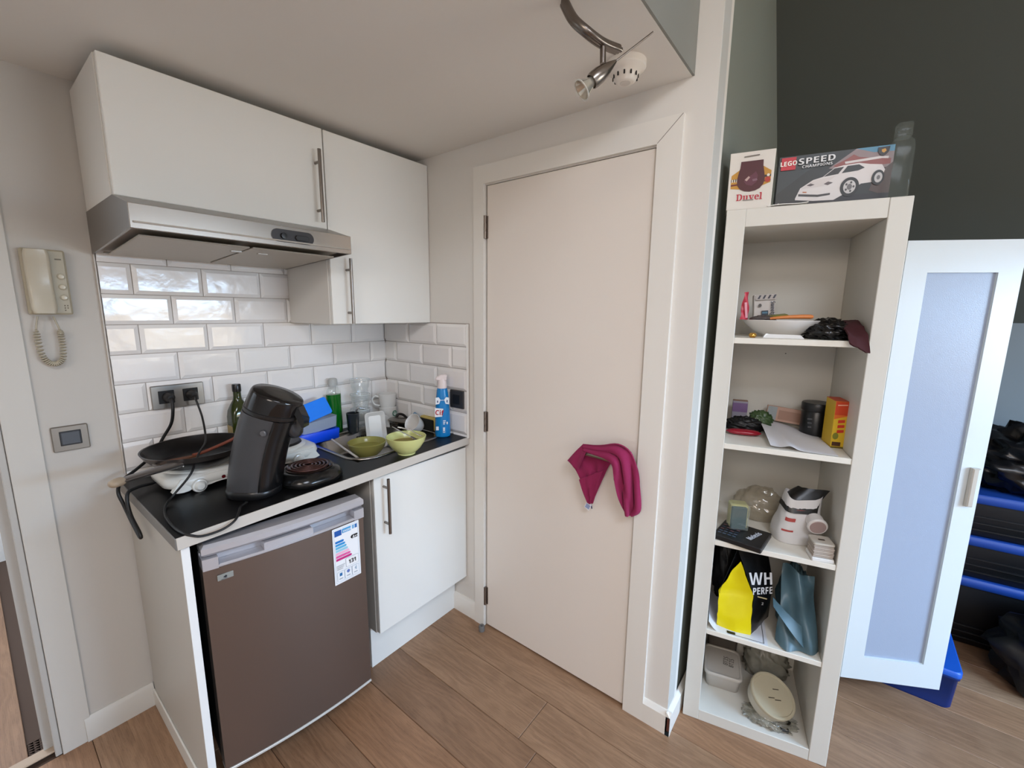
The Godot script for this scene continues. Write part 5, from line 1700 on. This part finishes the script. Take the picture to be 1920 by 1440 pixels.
func build_shelf_three():
	var y := 0.712
	var a := shelf_thing("calculator_case", "flat black case with a printed keypad and white lettering on the third shelf", "case", 0.136, y, 0.058, -0.30)
	part(a, "case_body", bx(V(0, 0.009, 0), V(0.150, 0.018, 0.142), 0.003), M("141416", 0.4))
	var ar := Art.new()
	for r in 5:
		for c in 4:
			var x := -0.060 + c * 0.0155
			var z := -0.045 + r * 0.0165
			ar.add(rr2(0.0105, 0.0075, 0.001, 2, x, z), "4f5a6c" if r < 2 else ("30384a" if (r + c) % 2 else "6a4a50"))
	ar.add(rr2(0.006, 0.006, 0.001, 2, -0.060, 0.040), "c9ccd2")
	part(a, "printed_keypad", ar.m, art_mat(0.45), V(0, 0.0182, 0), V(-PI / 2, 0, 0))
	lettering(a, "Melexis", 0.017, M("d4d8e0", 0.5), V(0.036, 0.0188, -0.005), V(-PI / 2, PI / 2 - 0.25, 0), "Droid Sans", true, 0.85)
	a = shelf_thing("sponge_pack", "wrapped yellow and green scouring sponges standing on the black case", "sponge", 0.122, y + 0.018, 0.098, 0.22)
	part(a, "foam", bx(V(0, 0.044, -0.012), V(0.056, 0.088, 0.040), 0.004), M("b9b070", 0.85))
	part(a, "scouring_pad", bx(V(-0.003, 0.042, 0.014), V(0.050, 0.080, 0.012), 0.003), M("1f3a38", 0.9))
	var b := MB.new()
	b.box(V(-0.001, 0.044, -0.002), V(0.060, 0.092, 0.056), 0.005)
	part(a, "clear_wrap", b, glass_m("cfd8d2", 0.13))
	# crumpled translucent bag
	a = shelf_thing("clear_bag", "crumpled clear plastic bag at the back of the third shelf", "bag", 0.205, y, 0.265)
	b = MB.new()
	crumple(b, V(0, 0.046, 0), V(0.085, 0.066, 0.055), 31, 0.22, 1.3, 0.001)
	part(a, "bag_body", b, glass_m("b4a68c", 0.38))
	# flour bag
	a = shelf_thing("flour_bag", "torn white paper bag with red stripes and dark lining on the third shelf", "bag", 0.296, y, 0.135, 0.25)
	b = MB.new()
	var n := FastNoiseLite.new(); n.seed = 6; n.frequency = 9.0
	var body := func(t: float, an: float, grow: float) -> Vector3:
		var w := 0.064 - 0.012 * t * t + grow
		var d := 0.048 - 0.016 * t * t + grow
		var e := 0.55
		var x := w * signf(cos(an)) * pow(absf(cos(an)), e)
		var z := d * signf(sin(an)) * pow(absf(sin(an)), e)
		var k := 1.0 + 0.16 * n.get_noise_3d(x, t * 0.18, z)
		return V(x * k + 0.018 * t * t, 0.001 + t * 0.160 + (0.010 * sin(an * 2.0 + 0.6) * t * t), z * k)
	var rings := []
	for i in 15:
		var ring := []
		for j in 40: ring.append(body.call(i / 14.0, TAU * j / 40, 0.0))
		rings.append(ring)
	b.loft(rings, false)
	var inr := []
	for i in 8:
		var ring := []
		for j in 40: ring.append(body.call(1.0 - i * 0.06, TAU * j / 40, -0.003))
		inr.append(ring)
	part(a, "paper_bag", b, M("d3cfcc", 0.6))
	b = MB.new()
	b.sheet(func(u: float, v: float):
		var an := lerpf(1.2, 3.9, u)
		var p: Vector3 = body.call(0.70 + v * (0.36 + 0.10 * sin(u * 5.0)), an, 0.0025 - 0.006 * v)
		return p + V(0.040 * v * v, 0.014 * v, -0.012 * v), 26, 8, 0.001)
	part(a, "dark_lining", b, M("131110", 0.35))
	var art := MB.new()
	for q in [[0.50, 0.58, 1.75, 2.45], [0.27, 0.31, 1.75, 2.5], [0.72, 0.78, 1.5, 2.0]]:
		b = MB.new()
		b.sheet(func(u: float, v: float): return body.call(lerpf(q[0], q[1], v), lerpf(q[3], q[2], u), 0.0012), 10, 2)
		part(a, "red_stripe", b, M("a8423c", 0.55))
	lettering(a, "S", 0.020, M("3a3836", 0.6), V(0.040, 0.030, 0.0475), V(0, 0.30, 0.1))
	# round tub and napkins
	a = shelf_thing("round_tub", "small round white tub lying on its side behind the napkin box", "tub", 0.345, y + 0.074, 0.072, 0.15)
	b = MB.new()
	b.lathe([Vector2(0, 0), Vector2(0.026, 0), Vector2(0.029, 0.004), Vector2(0.029, 0.010), Vector2(0.026, 0.012), Vector2(0.025, 0.040), Vector2(0, 0.040)], 32, Transform3D(Basis.from_euler(V(-PI / 2 + 0.25, 0, 0)), V(0, 0.012, 0.01)))
	part(a, "tub_body", b, M("d3cdc8", 0.4))
	b = MB.new()
	b.lathe([Vector2(0, -0.0008), Vector2(0.0225, -0.0008), Vector2(0.023, 0.0)], 32, Transform3D(Basis.from_euler(V(-PI / 2 + 0.25, 0, 0)), V(0, 0.012, 0.01)))
	part(a, "lid_disc", b, M("9c8580", 0.5))
	a = shelf_thing("napkin_box", "small box of stacked beige napkins at the right front of the third shelf", "box", 0.354, y, 0.035, 0.12)
	part(a, "tray", bx(V(0, 0.006, 0.002), V(0.060, 0.012, 0.062), 0.002), M("dcd9d4", 0.5))
	for k in 7: part(a, "napkin", bx(V(0.001 * (k % 3), 0.0150 + k * 0.0055, 0), V(0.055, 0.005, 0.056), 0.0015), M("b8aca0" if k % 2 else "a99c90", 0.8))
	b = MB.new()
	b.prism(rr2(0.058, 0.058, 0.006, 4), 0, 0.007, Transform3D(Basis.from_euler(V(-PI / 2, 0, 0)), V(0, 0.0525, 0)), 0.001)
	part(a, "cover", b, M("bdb5a8", 0.5))
	part(a, "cover_hole", bx(V(0, 0.0597, 0.0), V(0.018, 0.0006, 0.008), 0), M("3a2c22", 0.8))

func build_shelf_four():
	var y := 0.372
	# stand-up pouch, gusset to the front
	var a := shelf_thing("protein_pouch", "black stand-up pouch with a bright yellow gusset on the fourth shelf", "pouch", 0.165, y, 0.110)
	var A := V(-0.079, 0.001, 0.070)
	var B := V(0.026, 0.001, 0.074)
	var Cc := V(0.092, 0.001, -0.060)
	var D := V(-0.010, 0.001, -0.085)
	var Am := V(-0.080, 0.125, 0.050)
	var Bm := V(0.026, 0.140, 0.055)
	var Cm := V(0.094, 0.14, -0.065)
	var Dm := V(-0.012, 0.13, -0.08)
	var T1 := V(-0.026, 0.245, 0.036)
	var T2 := V(0.060, 0.255, -0.075)
	var T0 := V(-0.036, 0.285, 0.03)
	var T3 := V(0.056, 0.295, -0.078)
	var n := FastNoiseLite.new(); n.seed = 2; n.frequency = 12.0
	var wr := func(p: Vector3, k: float) -> Vector3: return p + V(1, 0.2, 0.6) * (k * n.get_noise_3d(p.x, p.y, p.z))
	var b := MB.new()
	b.sheet(func(u: float, v: float):
		var lo := A.lerp(B, u) + V(0, 0, 0.008 * sin(u * PI))
		var mid := Am.lerp(Bm, u) + V(0, 0, -0.012 * sin(u * PI))
		var p: Vector3
		if v < 0.55: p = lo.lerp(mid, v / 0.55) + V(0, 0, 0.006 * sin(v / 0.55 * PI))
		else: p = mid.lerp(T1, (v - 0.55) / 0.45)
		return wr.call(p, 0.006), 14, 22, 0.001)
	part(a, "yellow_gusset", b, M("e2d000", 0.32))
	b = MB.new()
	var side := func(p0, p1, m0, m1, t0, t1, out: Vector3):
		b.sheet(func(u: float, v: float):
			var p: Vector3
			if v < 0.5: p = p0.lerp(p1, u).lerp(m0.lerp(m1, u), v / 0.5)
			else: p = m0.lerp(m1, u).lerp(t0.lerp(t1, u), (v - 0.5) / 0.5)
			return wr.call(p + out * sin(u * PI) * sin(minf(v * 1.3, 1.0) * PI) * 0.016, 0.005 * sin(u * PI)), 14, 22, 0.001)
	side.call(B, Cc, Bm, Cm, T0.lerp(T1, 0.0) + V(0.002, 0, 0), T3 + V(0.002, 0, 0), V(0.9, 0, 0.4))
	side.call(D, A, Dm, Am, T3, T0, V(-0.9, 0, -0.4))
	side.call(Cc, D, Cm, Dm, T3, T3 + V(-0.002, 0, 0), V(0.1, 0, 0.3))
	part(a, "black_panels", b, M("101012", 0.3))
	var pd := (Cm - Bm).normalized()
	var yaw := atan2(-pd.z, pd.x)
	lettering(a, "WH", 0.040, M("cfd0d0", 0.5), V(0.045, 0.196, 0.034), V(-0.28, yaw * 0.55, -0.06), "Droid Sans", true, 1.0)
	lettering(a, "PERFE", 0.024, M("cfd0d0", 0.5), V(0.052, 0.155, 0.038), V(-0.15, yaw * 0.55, -0.02), "Droid Sans", true, 0.80)
	part(a, "gold_line", bx(V(0.050, 0.132, 0.043), V(0.034, 0.0035, 0.0008), 0), M("c8b88a", 0.5), Vector3.ZERO, V(0, 0, 0)).rotation = V(0, 0, 0)
	lettering(a, "2", 0.010, M("9a9a9a", 0.5), V(0.055, 0.112, 0.046), V(0, yaw * 0.5, 0))
	a = shelf_thing("black_bag", "dull black bag behind the yellow gusset pouch on the fourth shelf", "bag", 0.104, y, 0.248)
	b = MB.new()
	crumple(b, V(0, 0.13, 0), V(0.040, 0.150, 0.060), 14, 0.22, 1.8, 0.001)
	part(a, "bag_body", b, M("0b0b0c", 0.5))
	a = shelf_thing("teal_bag", "thin blue green plastic bag slumped at the right of the fourth shelf", "bag", 0.328, y, 0.150)
	b = MB.new()
	b.sheet(func(u: float, v: float):
		var w := lerpf(0.062, 0.044, v)
		var x := lerpf(-w, w, u)
		var fold := 0.016 * sin(u * 9.0 + v * 4.0) + 0.012 * sin(u * 4.0 - v * 9.0)
		var z := 0.105 - 0.075 * v + 0.03 * sin(u * PI) + fold
		return V(x - 0.008 * v, 0.004 + v * 0.235 + 0.012 * sin(u * 6.0) * v, z), 26, 26, 0.001)
	b.sheet(func(u: float, v: float):
		var x := lerpf(-0.080, 0.050, u)
		return V(x, 0.140 - 0.125 * u + (v - 0.5) * 0.05 * (0.3 + u), 0.118 + 0.022 * sin(u * 3.0) - 0.03 * v), 20, 6, 0.001)
	crumple(b, V(0, 0.085, -0.03), V(0.046, 0.12, 0.075), 17, 0.3, 1.6, 0.001)
	part(a, "bag_body", b, M("4b6670", 0.4, 0.0, {"backlight": Color("3a5058")}))
	a = shelf_thing("printed_paper", "white printed sheet lying under the bags on the fourth shelf", "paper", 0.150, y, 0.090)
	b = MB.new()
	b.sheet(func(u: float, v: float):
		var x := lerpf(-0.092, 0.092, u)
		return V(x, 0.0006 + 0.030 * pow(maxf(0.0, 0.16 - u) / 0.16, 1.5), lerpf(0.085, -0.12, v)), 20, 6, 0.0006)
	part(a, "sheet", b, M("dcdde2", 0.6))
	var ar := Art.new()
	ar.add(P2([0.080, -0.08, 0.0815, -0.08, 0.0815, 0.10, 0.080, 0.10]), "20242a")
	ar.add(P2([-0.03, -0.08, 0.0815, -0.08, 0.0815, -0.0785, -0.03, -0.0785]), "20242a")
	ar.add(P2([-0.032, -0.078, -0.006, -0.078, -0.006, -0.066, -0.032, -0.066]), "1c1a10")
	part(a, "printed_frame", ar.m, art_mat(), V(0, 0.0014, 0), V(-PI / 2, 0, 0))
	for k in 3:
		var bead := shelf_thing("black_bead", ["tiny dark bead deepest on the fourth shelf below the teal bag", "tiny dark bead left of two others on the fourth shelf", "tiny dark bead nearest the front edge of the fourth shelf"][k], "bead", [0.374, 0.362, 0.370][k], y, [0.062, 0.045, 0.040][k], 0.0, "dark beads on the fourth shelf")
		b = MB.new()
		b.lathe([Vector2(0, 0), Vector2(0.004, 0), Vector2(0.005, 0.003), Vector2(0.003, 0.006), Vector2(0, 0.0065)], 12)
		part(bead, "bead_body", b, M("191919", 0.4))

func build_shelf_five():
	var y := 0.042
	var a := shelf_thing("food_container", "clear rectangular food container with dark lettering on its lid, bottom shelf", "container", 0.127, y, 0.200, 0.03)
	var b := MB.new()
	var rings := []
	for q in [[0.104, 0.130, 0.0], [0.112, 0.138, 0.004], [0.124, 0.152, 0.058]]: rings.append(rr(q[0], q[1], 0.016, q[2], 5))
	b.loft(rings)
	part(a, "box_body", b, M("b4aea6", 0.3, 0.0, {"backlight": Color("8a8680")}))
	b = MB.new()
	rings = []
	for q in [[0.130, 0.158, 0.056], [0.133, 0.161, 0.059], [0.133, 0.161, 0.067], [0.128, 0.156, 0.070], [0.118, 0.146, 0.070], [0.114, 0.142, 0.066]]: rings.append(rr(q[0], q[1], 0.018, q[2], 5))
	b.loft(rings)
	var lid := part(a, "lid", b, M("b9b2a8", 0.35))
	lettering(lid, "BTIS", 0.016, M("3c352c", 0.6), V(0.012, 0.0668, -0.01), V(-PI / 2, PI / 2 - 0.1, 0), "Droid Sans Mono", true, 0.9)
	lettering(lid, "BTIS", 0.016, M("3c352c", 0.6), V(0.032, 0.0668, -0.006), V(-PI / 2, PI / 2 - 0.1, 0), "Droid Sans Mono", true, 0.9)
	a = shelf_thing("dark_container", "dark grey container behind the clear food container, bottom shelf", "container", 0.125, y, 0.310)
	b = MB.new()
	rings = []
	for q in [[0.10, 0.06, 0.0], [0.115, 0.066, 0.14], [0.118, 0.068, 0.146]]: rings.append(rr(q[0], q[1], 0.012, q[2], 4))
	b.loft(rings)
	part(a, "box_body", b, M("4d463f", 0.4))
	a = shelf_thing("round_container", "round cream plastic tub with lid leaning forward on the bottom shelf", "container", 0.272, y + 0.004, 0.120)
	var T := Transform3D(Basis.from_euler(V(0.38, 0, -0.30)), V(0.0, 0.030, 0.01))
	b = MB.new()
	b.lathe([Vector2(0, 0), Vector2(0.062, 0), Vector2(0.066, 0.004), Vector2(0.072, 0.046)], 40, T)
	part(a, "tub_body", b, M("c6bfae", 0.35))
	b = MB.new()
	b.lathe([Vector2(0.072, 0.043), Vector2(0.0755, 0.045), Vector2(0.0755, 0.056), Vector2(0.073, 0.059), Vector2(0.067, 0.0585), Vector2(0.065, 0.0555), Vector2(0, 0.0555)], 40, T)
	lid = part(a, "lid", b, M("b3a88e", 0.4))
	for q in [V(0.010, 0.0562, -0.024), V(-0.006, 0.0562, 0.012), V(0.016, 0.0562, 0.010)]:
		var e := part(lid, "embossed_mark", bx(V(0, 0, 0), V(0.022, 0.0006, 0.003), 0), M("4a4234", 0.6))
		e.transform = T * Transform3D(Basis.from_euler(V(0, 0.35, 0)), q)
	a = shelf_thing("packing_bag", "clear packing bag with yellow print behind the round tub, bottom shelf", "bag", 0.285, y, 0.285)
	b = MB.new()
	crumple(b, V(0, 0.055, 0), V(0.066, 0.085, 0.042), 41, 0.4, 2.0, 0.001)
	part(a, "bag_body", b, M("8f8c80", 0.3))
	part(a, "yellow_print", bx(V(-0.038, 0.098, 0.040), V(0.036, 0.014, 0.001), 0), M("c2b43c", 0.5), Vector3.ZERO, V(-0.6, 0, -0.3))
	part(a, "dark_print", bx(V(-0.022, 0.080, 0.052), V(0.04, 0.006, 0.001), 0), M("25251f", 0.5), Vector3.ZERO, V(-0.5, 0, -0.3))
	a = shelf_thing("coiled_cable", "black coiled cable with a clear bag in front of the round tub", "cable", 0.312, y, 0.068)
	b = MB.new()
	var pts := []
	for i in 64:
		var an := TAU * i / 20.0
		pts.append(V(cos(an) * (0.032 + 0.003 * sin(i * 0.7)), 0.006 + 0.004 * (i / 20) + 0.002 * sin(i * 0.5), sin(an) * (0.020 + 0.002 * cos(i * 0.9))))
	b.tube(pts, 0.0035, 7)
	part(a, "cable", b, M("1a1712", 0.4))
	part(a, "plug", bx(V(0.006, 0.008, 0.034), V(0.026, 0.014, 0.014), 0.002), M("0c0c0c", 0.4), Vector3.ZERO, V(0, 0.2, 0))
	b = MB.new()
	crumple(b, V(-0.03, 0.008, 0.0), V(0.07, 0.014, 0.040), 9, 0.5, 2.5, 0.0005)
	part(a, "clear_bag", b, glass_m("c2bda8", 0.25))

# ---------------------------------------------------------------- corner on the right
func build_niche():
	# cupboard whose glazed door stands open
	var white := M("ccd0d0", 0.32)
	var a := thing("cupboard", "white cupboard behind the bookcase with its frosted glass door open", "cupboard", V(0.575, 0, 1.62))
	var b := MB.new()
	part(a, "side_panel", bx(V(0.009, 0.87, 0.2), V(0.018, 1.70, 0.40), 0.001), white)
	part(a, "side_panel", bx(V(0.391, 0.87, 0.2), V(0.018, 1.70, 0.40), 0.001), white)
	part(a, "top_panel", bx(V(0.2, 1.711, 0.2), V(0.364, 0.018, 0.40), 0.001), white)
	part(a, "bottom_panel", bx(V(0.2, 0.09, 0.2), V(0.364, 0.018, 0.40), 0.001), white)
	part(a, "back_panel", bx(V(0.2, 0.9, 0.004), V(0.364, 1.61, 0.006), 0), white)
	part(a, "plinth", bx(V(0.2, 0.04, 0.36), V(0.364, 0.08, 0.016), 0.001), white)
	for y in [0.5, 0.9, 1.3]: part(a, "shelf", bx(V(0.2, y, 0.195), V(0.362, 0.018, 0.37), 0.001), white)
	var door := MB.new()
	var w := 0.331
	for q in [[0.0, 0.068, 0.10, 1.713], [0.266, w, 0.10, 1.713], [0.068, 0.266, 0.10, 0.196], [0.068, 0.266, 1.612, 1.713]]:
		door.box(V((q[0] + q[1]) / 2, (q[2] + q[3]) / 2, 0), V(q[1] - q[0], q[3] - q[2], 0.020), 0.0)
	var dn := part(a, "door", door, M("cdd1d1", 0.3))
	dn.transform = Transform3D(Basis.from_euler(V(0, -1.076, 0)), V(0.557, 0, 2.03) - V(0.575, 0, 1.62))
	var fr := noise_tex(0.5, [], 128, 3, true, 2.0)
	part(dn, "frosted_glass", bx(V(0.167, 0.904, -0.002), V(0.200, 1.418, 0.005), 0), M("98a1b2", 0.32, 0.0, {"normal_texture": fr, "normal_scale": 0.15, "uv1_triplanar": true, "uv1_scale": Vector3(6, 6, 6)}))
	var hd := MB.new()
	hd.prism(P2([-0.009, 0.0, 0.009, 0.0, 0.009, 0.132, 0.016, 0.136, -0.009, 0.137]), 0.0, 0.018, Transform3D(), 0.003)
	part(dn, "handle", hd, M("b9aea0", 0.35), V(0.299, 0.830, 0.010))

	# blue storage tub on the floor
	a = thing("storage_tub", "blue plastic storage tub on the floor below the open glazed door", "storage box", V(0.742, 0, 2.245))
	b = MB.new()
	var rings := []
	for q in [[0.30, 0.25, 0.0], [0.31, 0.262, 0.01], [0.325, 0.272, 0.135], [0.332, 0.280, 0.136], [0.332, 0.280, 0.160], [0.322, 0.270, 0.160], [0.30, 0.25, 0.02]]: rings.append(rr(q[0], q[1], 0.02, q[2], 4, 0.166, 0.0))
	b.loft(rings)
	part(a, "tub_body", b, M("07307e", 0.4))
	b = MB.new()
	rings = []
	for q in [[0.336, 0.286, 0.148], [0.336, 0.286, 0.166], [0.326, 0.276, 0.170]]: rings.append(rr(q[0], q[1], 0.022, q[2], 4, 0.166, 0.0))
	b.loft(rings)
	part(a, "lid", b, M("1452b0", 0.4))

	# dark crates with blue rims
	for k in 3:
		a = thing("crate", ["black crate with blue rim on the right, lowest of the stack", "black crate with blue rim on the right, middle of the stack", "black crate with blue rim on the right, topmost under the black bag"][k], "crate", V(1.52, 0.0 + [0.0, 0.325, 0.52][k], 2.64), 0.08, "stack of black crates")
		var h: float = [0.325, 0.195, 0.195][k]
		b = MB.new()
		rings = []
		for q in [[0.46, 0.56, 0.0], [0.48, 0.58, 0.01], [0.485, 0.585, h - 0.04]]: rings.append(rr(q[0], q[1], 0.03, q[2], 3))
		b.loft(rings)
		for j in 3: b.loft([rr(0.488, 0.588, 0.03, 0.03 + j * 0.03, 3), rr(0.488, 0.588, 0.03, 0.036 + j * 0.03, 3)])
		part(a, "crate_body", b, M("0c0d10", 0.45))
		b = MB.new()
		rings = []
		for q in [[0.495, 0.595, h - 0.042], [0.50, 0.60, h - 0.04], [0.50, 0.60, h - 0.003], [0.49, 0.59, h - 0.001]]: rings.append(rr(q[0], q[1], 0.032, q[2], 3))
		b.loft(rings)
		var rim := part(a, "rim", b, M("173f8c", 0.45))
		if k < 2: part(rim, "pale_label", bx(V(-0.2505, h - 0.022, 0.06), V(0.002, 0.03, 0.08), 0), M("a9aeb4", 0.5))
	a = thing("bin_bag", "shiny black bin bag lying on top of the stacked crates", "bag", V(1.52, 0.716, 2.64))
	b = MB.new()
	crumple(b, V(0, 0.10, 0), V(0.21, 0.15, 0.25), 51, 0.4, 1.8, 0.001, 48, 30)
	part(a, "bag_body", b, M("0d0e12", 0.25))
	a = thing("bin_bag", "large dull black bag slumped on the floor in front of the crates", "bag", V(1.10, 0, 2.88))
	b = MB.new()
	crumple(b, V(0, 0.15, 0), V(0.15, 0.22, 0.32), 57, 0.3, 1.6, 0.001, 48, 30)
	part(a, "bag_body", b, M("0b0b0c", 0.5))

func haze_m() -> StandardMaterial3D:
	return M("a0aaa414", 0.12, 0.0, {"transparency": BaseMaterial3D.TRANSPARENCY_ALPHA, "metallic_specular": 0.2})
